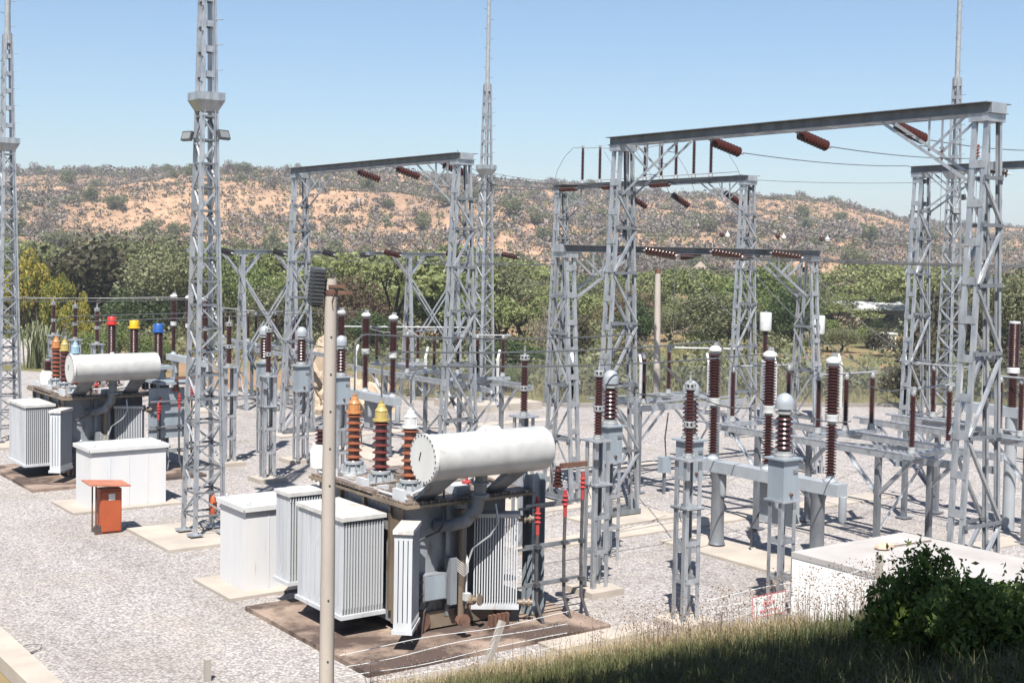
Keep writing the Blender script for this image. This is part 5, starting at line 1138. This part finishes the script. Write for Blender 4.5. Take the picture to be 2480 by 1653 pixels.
for i in range(3):
    rg_ = np.random.default_rng(100 + i)
    p, u = crown_pts(5600, rg_, 30, (1, 1, 0.8), shell=0.6, lump_r=(0.22, 0.42)); p[:, 2] += 0.95
    reg('olive', i, leaf_quads(p, 0.070, 1.8, rg_, u), 'leaf_olive', trunk_mesh('trunk', 0.95, 0.06, 5, rg_, 0.6))
    p, u = crown_pts(5200, rg_, 24, (1, 1, 0.85), shell=0.6, lump_r=(0.22, 0.40)); p[:, 2] += 0.95
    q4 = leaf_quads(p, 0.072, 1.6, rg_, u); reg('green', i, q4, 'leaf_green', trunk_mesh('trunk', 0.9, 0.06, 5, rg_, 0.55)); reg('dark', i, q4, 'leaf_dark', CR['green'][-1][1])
    # flat topped acacia
    n = 5200; L = 18; c = np.stack([rg_.uniform(-0.85, 0.85, L), rg_.uniform(-0.85, 0.85, L), rg_.uniform(0.78, 1.0, L)], 1); c[:, 2] -= 0.16 * (c[:, 0] ** 2 + c[:, 1] ** 2); rr = rg_.uniform(0.25, 0.45, L); k = rg_.integers(0, L, n)
    u = unit(rg_.normal(size=(n, 3))); p = c[k] + u * (rr[k] * rg_.uniform(0.3, 1.0, n) ** 0.5)[:, None] * np.array([1, 1, 0.30])
    reg('acacia', i, leaf_quads(p, 0.060, 1.6, rg_, np.array([0, 0, 1.0])), 'leaf_acacia', trunk_mesh('trunk', 0.92, 0.035, 7, rg_, 0.75, 0.3, depth=3))
    p, u = crown_pts(2600, rg_, 18, (1, 1, 0.8), shell=0.5, lump_r=(0.25, 0.45)); p[:, 2] += 0.8
    reg('russet', i, leaf_quads(p, 0.07, 2.0, rg_, u), 'leaf_brown', trunk_mesh('trunk', 0.8, 0.04, 9, rg_, 0.7, 0.15, depth=4))
    reg('dusty', i, leaf_quads(p, 0.10, 1.5, rg_, u), 'leaf_umber', CR['russet'][-1][1])
    p, u = crown_pts(1100, rg_, 12, (1, 1, 0.8), shell=0.5); p[:, 2] += 0.75
    reg('scrub', i, leaf_quads(p[:700], 0.15, 1.8, rg_, u[:700]), 'leaf_grey', trunk_mesh('trunk', 0.8, 0.035, 6, rg_, 0.6, 0.2)); reg('scrubgreen', i, leaf_quads(p, 0.16, 1.6, rg_, u), 'leaf_olive', CR['scrub'][-1][1])
rg_ = np.random.default_rng(55)
for i in range(2):
    p, u = crown_pts(4600, rg_, 13, (1, 1, 1.0), shell=0.8, lump_r=(0.22, 0.36)); p[:, 2] += 1.0
    reg('mango', i, leaf_quads(p, 0.11, 2.6, rg_, u, up=-0.6), 'leaf_mango', trunk_mesh('trunk', 0.9, 0.06, 5, rg_, 0.5))
    b = MB()
    def twig(p, d, L, r, lev):
        q = p + d * L; b.path([p, p.lerp(q, 0.5) + Vector(rg_.normal(size=3)) * L * 0.06, q], [r, r * 0.8, r * 0.55], 4)
        if lev:
            for _ in range(3): 
                nd = (d + Vector(rg_.normal(size=3)) * 0.55 + Vector((0, 0, 0.12))).normalized(); twig(p.lerp(q, rg_.uniform(0.5, 1.0)), nd, L * rg_.uniform(0.55, 0.8), r * 0.55, lev - 1)
    for _ in range(9):
        a = rg_.uniform(0, 6.28); twig(Vector((rg_.normal() * 0.1, rg_.normal() * 0.1, 0)), Vector((math.cos(a) * 0.6, math.sin(a) * 0.6, 1)).normalized(), 0.6, 0.018, 4)
    CR.setdefault('bare', []).append((None, b.mesh('branches', 'twig')))

def tree(kind, label, pos, rad, height, name='tree', cat='tree', group=None, var=None):
    cm, tm = CR[kind][(random.randrange(99) if var is None else var) % len(CR[kind])]
    t = thing(name, label, cat, pos, random.uniform(0, 6.28), group)
    base_h = {'olive': 1.75, 'green': 1.8, 'dark': 1.8, 'acacia': 1.06, 'russet': 1.6, 'dusty': 1.6, 'scrub': 1.5, 'scrubgreen': 1.5, 'mango': 2.0, 'bare': 1.7}[kind]
    t.scale = (rad, rad, height / base_h)
    if cm: link('crown', cm, t)
    link('trunk' if kind != 'bare' else 'branches', tm, t); return t
def tree_px(kind, label, x, ytop, dep, wpx, **k):
    f = floor_at(x, dep); z = EYE + (HZ(x) - ytop) / FPX * dep
    return tree(kind, label, f, wpx / 2 / FPX * dep, max(1.2, z), **k)
TR = [
 ('mango', 'yellow-green mango tree with golden new leaves, next to the cut lattice mast', 75, 592, 82, 150),
 ('mango', 'lower lobe of yellow-tipped mango foliage over the thin arresters, rounded small tree', 140, 634, 78, 95),
 ('mango', 'small golden-tipped mango tree down by the red capped bushing', 190, 700, 76, 90),
 ('olive', 'broad grey-olive tree, the widest crown, beyond the coloured bushings', 330, 552, 112, 300),
 ('olive', 'grey-olive tree partly behind the yellow-green mango tree', 205, 572, 120, 190),
 ('olive', 'grey-olive tree meeting the lattice mast', 430, 590, 108, 170),
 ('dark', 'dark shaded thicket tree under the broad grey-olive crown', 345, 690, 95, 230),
 ('green', 'leafy green tree beyond the slim portal past the lattice mast', 560, 615, 105, 120),
 ('green', 'leafy green tree between portal column and gantry leg', 640, 628, 100, 130),
 ('olive', 'olive bush tree behind the leg of the gantry before the hill', 720, 640, 115, 120),
 ('russet', 'russet leafless bush tree behind the dark lamp head', 830, 640, 96, 220),
 ('russet', 'lower russet thicket beside the red-brown breaker poles', 880, 700, 88, 180),
 ('dark', 'dark hollow tree below the russet thicket', 905, 745, 84, 170),
 ('green', 'bright green tree behind the portal column past the pole', 975, 655, 110, 170),
 ('acacia', 'bright feathery acacia rising behind the slender mast', 1225, 705, 82, 250),
 ('acacia', 'feathery green acacia filling the gap beside the slender mast', 1120, 690, 92, 180),
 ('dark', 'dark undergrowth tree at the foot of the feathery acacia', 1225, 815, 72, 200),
 ('bare', 'pale leafless thorn bush before the busbar gantry column', 1320, 690, 80, 140),
 ('dusty', 'dusty brown-green bush between the two tall columns', 1400, 760, 78, 130),
 ('olive', 'olive tree between the back column and tall column', 1420, 655, 125, 170),
 ('acacia', 'flat-topped acacia behind the slim far concrete pole', 1560, 655, 140, 230),
 ('dark', 'dark glossy tree beside the leg of the tall gantry', 1545, 715, 88, 130),
 ('russet', 'rust-brown shrub at the foot of the tall gantry leg', 1530, 812, 74, 150),
 ('acacia', 'wide umbrella acacia with a visible forked trunk, before the back gantry column', 1720, 645, 118, 250),
 ('green', 'green tree under the umbrella acacia near the earth clearing', 1700, 800, 96, 150),
 ('olive', 'olive thicket tree right behind the white line trap'.replace('right ', ''), 1790, 770, 98, 120),
 ('dark', 'large glossy dark green tree behind the busbar gantry end column', 1925, 690, 92, 170),
 ('green', 'leafy tree in the gap before the white cylinder line trap', 1860, 705, 105, 140),
 ('acacia', 'wide pale umbrella acacia behind the long roofed shed', 2110, 632, 150, 290),
 ('acacia', 'second umbrella acacia lower and darker above the shed roof', 2080, 690, 128, 230),
 ('olive', 'thin shrub tree beside the shed with bare stem', 2010, 800, 96, 80),
 ('green', 'low leafy tree hiding the middle of the shed', 2105, 790, 100, 120),
 ('dusty', 'dusty brown-green climber tree filling the space around the far mast', 2230, 770, 66, 170),
 ('dusty', 'tall dusty tree behind the far column of the tallest gantry', 2330, 670, 84, 190),
 ('olive', 'tall dull green tree at the picture edge behind the lone breaker pole', 2440, 632, 80, 230),
 ('dusty', 'dusty shrub at the yard fence under the far mast', 2200, 880, 60, 150),
 ('dusty', 'dusty thicket at the fence by the lone breaker pole', 2440, 850, 66, 200),
 ('dark', 'dark tree in the gap between far gantry leg and mast', 2270, 700, 95, 150),
]
for k, l, x, y, d, wd in TR: tree_px(k, l, x, y, d, wd, name={'bare': 'thorn_bush', 'acacia': 'acacia_tree', 'mango': 'mango_tree'}.get(k, 'tree'))
# strap leaved plant by the mango, low green bushes
def strap_plant(pos, label, n=70, L=2.6, seed=3):
    r_ = np.random.default_rng(seed); t = thing('strap_leaf_plant', label, 'plant', pos); b = MB()
    for i in range(n):
        a = r_.uniform(0, 6.28); o = Vector((r_.normal() * 0.5, r_.normal() * 0.5, 0)); d = Vector((math.cos(a), math.sin(a), 0)); s = Vector((-d.y, d.x, 0)) * 0.05; h = L * r_.uniform(0.6, 1.1); w0 = r_.uniform(0.5, 1.1)
        pts = [o, o + d * 0.25 * w0 + Vector((0, 0, h * 0.6)), o + d * 0.7 * w0 + Vector((0, 0, h * 0.9)), o + d * 1.25 * w0 + Vector((0, 0, h * 0.62))]
        vs = []; 
        for j, p in enumerate(pts): vs += [p - s * (1, 1, 0.8, 0.1)[j], p + s * (1, 1, 0.8, 0.1)[j]]
        b.add(vs, [(0, 1, 3, 2), (2, 3, 5, 4), (4, 5, 7, 6)])
    b.build('leaves', 'leaf_strap', t)
strap_plant(floor_at(105, 72), 'clump of long pale strap leaves under the mango trees')
GB = 'low green bushes behind the coloured bushings'
for i, (x, y, d, wd, nm) in enumerate(((225, 790, 70, 110, 'behind the thin arresters'), (285, 775, 76, 120, 'behind the yellow cap'), (345, 800, 70, 110, 'behind the blue cap'), (400, 815, 66, 90, 'by the breaker pole at the mast'), (600, 800, 84, 110, 'under the slim portal'), (700, 830, 80, 110, 'beside the pale boulder'), (880, 860, 74, 90, 'behind the breaker beam'), (1235, 880, 64, 100, 'at the fence by the far isolator'))):
    tree_px('green', 'low bright green bush ' + nm, x, y, d, wd, name='bush', cat='bush', group='low green bushes beyond the yard')
# the wooded belt beyond: many more trees of the same few kinds
rb = random.Random(11); BELT = []
for dep, n in ((100, 26), (120, 30), (145, 34), (170, 36), (195, 36)):
    for i in range(n):
        x = -150 + 2800 * (i + rb.uniform(0.1, 0.9)) / n
        BELT.append((x, dep + rb.uniform(-10, 10)))
REFS = [(20, 'the cut mast'), (110, 'the thin arresters'), (270, 'the red and yellow caps'), (390, 'the blue cap'), (490, 'the lattice mast'), (590, 'the first slim portal'), (700, 'the gantry leg before the hill'), (805, 'the concrete lamp pole'), (900, 'the far breaker poles'), (1000, 'the second slim portal'), (1100, 'the second gantry leg'), (1175, 'the slender mast'), (1250, 'the slender mast gap'), (1335, 'the back gantry column'), (1490, 'the tall gantry column'), (1590, 'the slim concrete pole'), (1700, 'the fork-trunked acacia'), (1800, 'the back gantry end'), (1860, 'the white line trap'), (1960, 'the busbar gantry end'), (2080, 'the long roofed shed'), (2220, 'the yard edge gantry column'), (2310, 'the rearmost mast'), (2400, 'the far tall column'), (2470, 'the lone breaker pole')]
def near_ref(x): return min(REFS, key=lambda r: abs(r[0] - x))[1]
def row_of(d): return 'front row' if d < 110 else 'second row' if d < 132 else 'third row' if d < 157 else 'fourth row' if d < 182 else 'rearmost row'
for x, d in BELT:
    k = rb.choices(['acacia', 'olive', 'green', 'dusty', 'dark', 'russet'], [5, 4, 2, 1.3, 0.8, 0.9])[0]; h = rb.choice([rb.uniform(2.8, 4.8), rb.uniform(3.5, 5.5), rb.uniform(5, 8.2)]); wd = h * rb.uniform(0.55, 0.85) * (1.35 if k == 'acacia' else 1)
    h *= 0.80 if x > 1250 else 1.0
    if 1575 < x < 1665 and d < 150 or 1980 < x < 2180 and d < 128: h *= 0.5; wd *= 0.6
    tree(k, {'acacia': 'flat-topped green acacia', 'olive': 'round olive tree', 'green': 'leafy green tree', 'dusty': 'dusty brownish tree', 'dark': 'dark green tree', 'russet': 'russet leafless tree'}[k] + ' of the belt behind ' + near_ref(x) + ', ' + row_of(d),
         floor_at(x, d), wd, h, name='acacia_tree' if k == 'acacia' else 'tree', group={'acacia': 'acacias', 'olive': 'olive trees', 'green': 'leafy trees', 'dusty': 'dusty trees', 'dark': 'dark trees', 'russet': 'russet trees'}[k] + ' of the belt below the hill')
# hillside: the larger trees one by one, the rest of the scrub as one mass
def hill_point(x, d):
    p = D(x, HZ(x), d); return Vector((p.x, p.y, hill_z(x, d)))
rh = random.Random(5)
def openness(p): return mnoise.fractal(Vector((p.x * 0.011, p.y * 0.011, 1.0)), 1.0, 2.0, 4)
cnt = 0
while cnt < 290:
    x = rh.uniform(-60, 2540); rd = ridge_depth(x); d = rh.choice([rh.uniform(225, rd), rh.uniform(225, rd), rh.uniform(rd * 0.93, rd * 1.03)]); p = hill_point(x, d)
    g_ = rh.random() < 0.62 and d < rd * 0.93
    if d < rd * 0.9 and openness(p) > 0.25 and rh.random() < 0.4: continue
    s = rh.uniform(2.0, 4.2); cnt += 1
    tree('scrubgreen' if g_ else 'scrub', ('green tree' if g_ else 'grey leafless tree') + (' at the foot of the hill above ' if d < 290 else ' on the lower hillside above ' if d < 360 else ' on the upper hillside above ' if d < rd * 0.92 else ' on the hill crest above ') + near_ref(x), p - Vector((0, 0, 0.2)), s * 0.75, s * 1.25, name='hill_tree', group='green trees on the hillside' if g_ else 'leafless trees on the hillside')
def scrub_mass(name, m, n, seed, smin, smax, quads, grey):
    r_ = np.random.default_rng(seed); out = []; rr = random.Random(seed); tries = 0
    while len(out) < n and tries < n * 6:
        tries += 1; x = rr.uniform(-150, 2650); rd = ridge_depth(x); t_ = rr.random() ** 0.7; d = 200 + (rd * 1.04 - 200) * t_
        top = rr.random() < 0.13
        if top: d = rd * rr.uniform(0.94, 1.05)
        p = hill_point(x, d); op = openness(p)
        if not top and op > 0.10 and rr.random() < min(0.66, 0.22 + op): continue
        if grey and d > rd * 0.9 and rr.random() < 0.1: continue
        s = rr.uniform(smin, smax) * (0.75 if d < 300 else 1.0) * (0.7 if op > 0.10 and not top else 1.0) * (1.35 if top else 1.0)
        u = unit(r_.normal(size=(quads, 3))); c = np.array(p) + u * r_.uniform(0.4, 1.0, (quads, 1)) * np.array([s, s, s * 0.65]) + np.array([0, 0, s * 0.55])
        out.append(leaf_quads(c, s * 0.44, 1.4, r_, u))
    o = link(name, quads_mesh(name, np.concatenate(out), m)); o['kind'] = 'stuff'; tag(o, 'grey leafless scrub covering the dry hillside' if grey else 'green scrub dotted over the dry hillside', 'scrub')
scrub_mass('hill_scrub', 'leaf_grey', 12500, 1, 0.7, 2.3, 22, True)
scrub_mass('hill_bushes', 'leaf_olive', 7500, 2, 0.6, 2.0, 22, False)
def tufts():
    r_ = np.random.default_rng(31); rr = random.Random(31); out = []
    for _ in range(19000):
        x = rr.uniform(-150, 2650); rd = ridge_depth(x); d = 195 + (rd - 195) * rr.random() ** 0.7; p = hill_point(x, d); s = rr.uniform(0.3, 1.05)
        u = unit(r_.normal(size=(9, 3))); c = np.array(p) + u * r_.uniform(0.3, 1.0, (9, 1)) * np.array([s, s, s * 0.6]) + np.array([0, 0, s * 0.4]); out.append(leaf_quads(c, s * 0.6, 1.4, r_, u))
    o = link('hill_tufts', quads_mesh('hill_tufts', np.concatenate(out), 'leaf_umber')); o['kind'] = 'stuff'; tag(o, 'low dusty tufts peppering the open soil of the hillside', 'scrub')
tufts()
def undergrowth():
    r_ = np.random.default_rng(8); out = []; rr = random.Random(8)
    for _ in range(3800):
        x = rr.uniform(-150, 2650); d = 64 + 136 * rr.random() ** 1.25
        if x < 1000 and d < 77: continue 
        if 1560 < x < 1680 and 80 < d < 125 or 1950 < x < 2180 and 70 < d < 118: 
            if rr.random() < 0.85: continue
        f = floor_at(x, d); s = rr.uniform(0.5, 1.6); u = unit(r_.normal(size=(44, 3)))
        c = np.array(f) + u * r_.uniform(0.3, 1, (44, 1)) * np.array([s, s, s * 0.7]) + np.array([0, 0, s * 0.5]); out.append(leaf_quads(c, s * 0.22, 1.6, r_, u))
    o = link('undergrowth', quads_mesh('undergrowth', np.concatenate(out), 'leaf_olive')); o['kind'] = 'stuff'; tag(o, 'low olive undergrowth between the trees beyond the yard', 'undergrowth')
undergrowth()

# ------------------------------------------------------------------ grass
def blades(pos, L, wd, rng, lean=0.35):
    n = len(pos); a = rng.uniform(0, 2 * np.pi, n); dr = np.stack([np.cos(a), np.sin(a), np.zeros(n)], 1); sd_ = np.stack([-np.sin(a), np.cos(a), np.zeros(n)], 1)
    L = (L * rng.uniform(0.45, 1.25, n))[:, None]; le = np.abs(rng.normal(0, lean, n))[:, None]; w_ = (wd * rng.uniform(0.6, 1.3, n))[:, None]
    m = pos + dr * L * le * 0.3 + np.array([0, 0, 1]) * L * 0.6; t = pos + dr * L * le * 1.0 + np.array([0, 0, 1]) * L * (1 - 0.25 * le)
    q1 = np.stack([pos - sd_ * w_, pos + sd_ * w_, m + sd_ * w_ * 0.8, m - sd_ * w_ * 0.8], 1); q2 = np.stack([m - sd_ * w_ * 0.8, m + sd_ * w_ * 0.8, t + sd_ * w_ * 0.1, t - sd_ * w_ * 0.1], 1)
    return np.concatenate([q1, q2]), t
def bank_pts(n, xr, tr, rng):
    out = []
    while len(out) < n:
        x = rng.uniform(*xr); t = rng.uniform(*tr); dc, zc = bank_prof(x); d = dc * t; p = D(x, HZ(x), d); z = bank_z(x, d)
        if z < -0.15: continue
        if mnoise.noise(Vector((p.x * 0.8, p.y * 0.8, 2))) + rng.uniform(-0.4, 0.4) < -0.22: continue
        out.append((p.x, p.y, max(z, 0) - 0.02))
    return np.array(out)
rg2 = np.random.default_rng(21)
gp = bank_pts(42000, (1000, 2650), (0.58, 1.0), rg2)
q, _ = blades(gp, 0.27, 0.0055, rg2, 0.5); o = link('grass', quads_mesh('grass', q, 'grass_green')); tag(o, 'green grass on the shaded bank at the front', 'grass', kind='stuff')
q, _ = blades(bank_pts(26000, (800, 1980), (0.92, 1.36), rg2), 0.34, 0.004, rg2, 0.5); o = link('dry_grass', quads_mesh('dry_grass', q, 'grass_straw')); tag(o, 'straw coloured dry grass along the brow of the bank', 'grass', kind='stuff')
sp = np.concatenate([bank_pts(620, (1560, 2250), (0.93, 1.04), rg2), bank_pts(420, (900, 1700), (0.92, 1.2), rg2)])
q, tops = blades(sp, 0.62, 0.0034, rg2, 0.3); hd = []
for k in range(7): hd.append(leaf_quads(tops + rg2.normal(size=tops.shape) * np.array([0.045, 0.045, 0.05]), 0.019, 1.2, rg2))
st1 = link('grass_stalks', quads_mesh('grass_stalks', q, 'seed')); tag(st1, 'tall dry grass stalks standing above the bank', 'grass', kind='stuff')
st2 = link('seed_heads', quads_mesh('seed_heads', np.concatenate(hd), 'seed')); tag(st2, 'dark seed heads scattered on the tall grass stalks', 'grass', kind='stuff')
def yard_grass():
    out = []; a = [Vector((28, 57, 0)), Vector((35.9, 46.6, 0)), Vector((50.5, 39.0, 0)), Vector((63, 26.5, 0))]
    while len(out) < 9000:
        i = rg2.integers(0, 3); p = a[i].lerp(a[i + 1], rg2.random()); d = (a[i + 1] - a[i]).normalized(); nrm = Vector((-d.y, d.x, 0)); nrm = nrm if nrm.dot(Vector((0.58, 0.81, 0))) > 0 else -nrm
        q = p + nrm * (rg2.random() ** 0.8 * 15 + 0.1); out.append((q.x, q.y, -0.02))
    q, _ = blades(np.array(out), 0.55, 0.016, rg2, 0.5); o = link('fence_grass', quads_mesh('fence_grass', q, 'grass_yard')); tag(o, 'yellowish grass strip along the chain-link fence', 'grass', kind='stuff')
yard_grass()

# ------------------------------------------------------------------ bushes on the bank, shade tree behind the camera
def bush(label, x, ytop, dep, wpx, m, n, seed, tall=1.0):
    r_ = np.random.default_rng(seed); f = D(x, HZ(x), dep); zb = bank_z(x, dep) - 0.05; zt = EYE + (HZ(x) - ytop) / FPX * dep; h = zt - zb; rad = wpx / 2 / FPX * dep
    t = thing('bush', label, 'bush', (f.x, f.y, zb), 0, 'leafy bushes on the bank')
    p, u = crown_pts(n, r_, 26, (rad * 0.9, rad * 0.9, h * 0.62), shell=0.6, lump_r=(0.25, 0.45)); p[:, 2] += h * 0.40; p = p[p[:, 2] > -0.1]; u = u[:len(p)]
    sp_ = []
    for i in range(38):
        a = r_.uniform(0, 6.28); e = np.array([math.cos(a) * rad * r_.uniform(0.2, 0.95), math.sin(a) * rad * r_.uniform(0.2, 0.95), h * r_.uniform(0.6, 0.98)]); d = unit(np.array([[math.cos(a) * 0.5, math.sin(a) * 0.5, 1.0]]))[0]
        for k in range(4): sp_.append(e + d * 0.03 * k + r_.normal(size=3) * 0.012)
    q = np.concatenate([leaf_quads(p, 0.062, 2.1, r_, u, 0.4, 0.12), leaf_quads(np.array(sp_), 0.055, 2.3, r_, None, 0.8, 0.12)])
    link('crown', quads_mesh('crown', q, m), t); link('trunk', trunk_mesh('trunk', h * 0.8, 0.02, 7, r_, rad * 0.6, 0.15), t)
bush('dark leafy bush in shade in front of the low white building', 2262, 1340, 10.4, 290, 'leaf_bush', 7500, 1)
bush('lower yellow-green bush at the picture corner, beside the darker bush', 2460, 1400, 9.6, 400, 'leaf_bush', 9000, 2)
bush('small dark shrub at the foot of the darker bush', 2170, 1500, 11.0, 160, 'leaf_bush', 2200, 4)
r_ = np.random.default_rng(77); n = 15000; a = r_.uniform(0, 2 * np.pi, n); rr = np.sqrt(r_.random(n)) * (5.3 + 0.6 * np.sin(a * 5 + 1) + 0.4 * np.sin(a * 9))
cp = np.stack([2.1 + np.cos(a) * rr, 1.35 + np.sin(a) * rr, 11.5 + r_.normal(size=n) * 0.8 - rr ** 2 * 0.03], 1); cp[:, 2] = np.maximum(cp[:, 2], 10.2)
t = thing('shade_tree', 'broad shade tree standing behind the viewpoint, casting shade on the bank', 'tree', (-3.0, -4.5, 5.0))
link('crown', quads_mesh('crown', leaf_quads(cp - np.array([-3.0, -4.5, 5.0]), 0.30, 1.7, r_, np.array([0, 0, 1.0])), 'leaf_dark'), t)
b = MB(); b.path([(0, 0, -0.3), (0.2, 0.3, 2.0), (0.8, 1.2, 4.2)], [0.35, 0.28, 0.22], 10)
for k in range(7):
    an = k * 0.9; q_ = Vector((4.6 + 3.6 * math.cos(an), 5.6 + 3.6 * math.sin(an), 6.2)); b.path([(0.8, 1.2, 4.2), Vector((0.8, 1.2, 4.2)).lerp(q_, 0.5) + Vector((0, 0, 0.5)), q_], [0.18, 0.12, 0.04], 7)
b.build('trunk', 'bark', t, True)

# ------------------------------------------------------------------ thin daylight haze
def haze():
    m = bpy.data.materials.new('haze'); m.use_nodes = True; t = m.node_tree; t.nodes.clear()
    v = t.nodes.new('ShaderNodeVolumePrincipled'); v.inputs['Color'].default_value = (0.86, 0.92, 1.0, 1); v.inputs['Density'].default_value = 0.00045; v.inputs['Anisotropy'].default_value = 0.2
    o = t.nodes.new('ShaderNodeOutputMaterial'); t.links.new(v.outputs[0], o.inputs['Volume'])
    h = MB().bb((-1600, -700, -20.0), (2600, 2600, 75)).build('haze', m); tag(h, 'thin pale daylight haze over the valley', 'haze', kind='stuff'); h.display_type = 'WIRE'
haze()
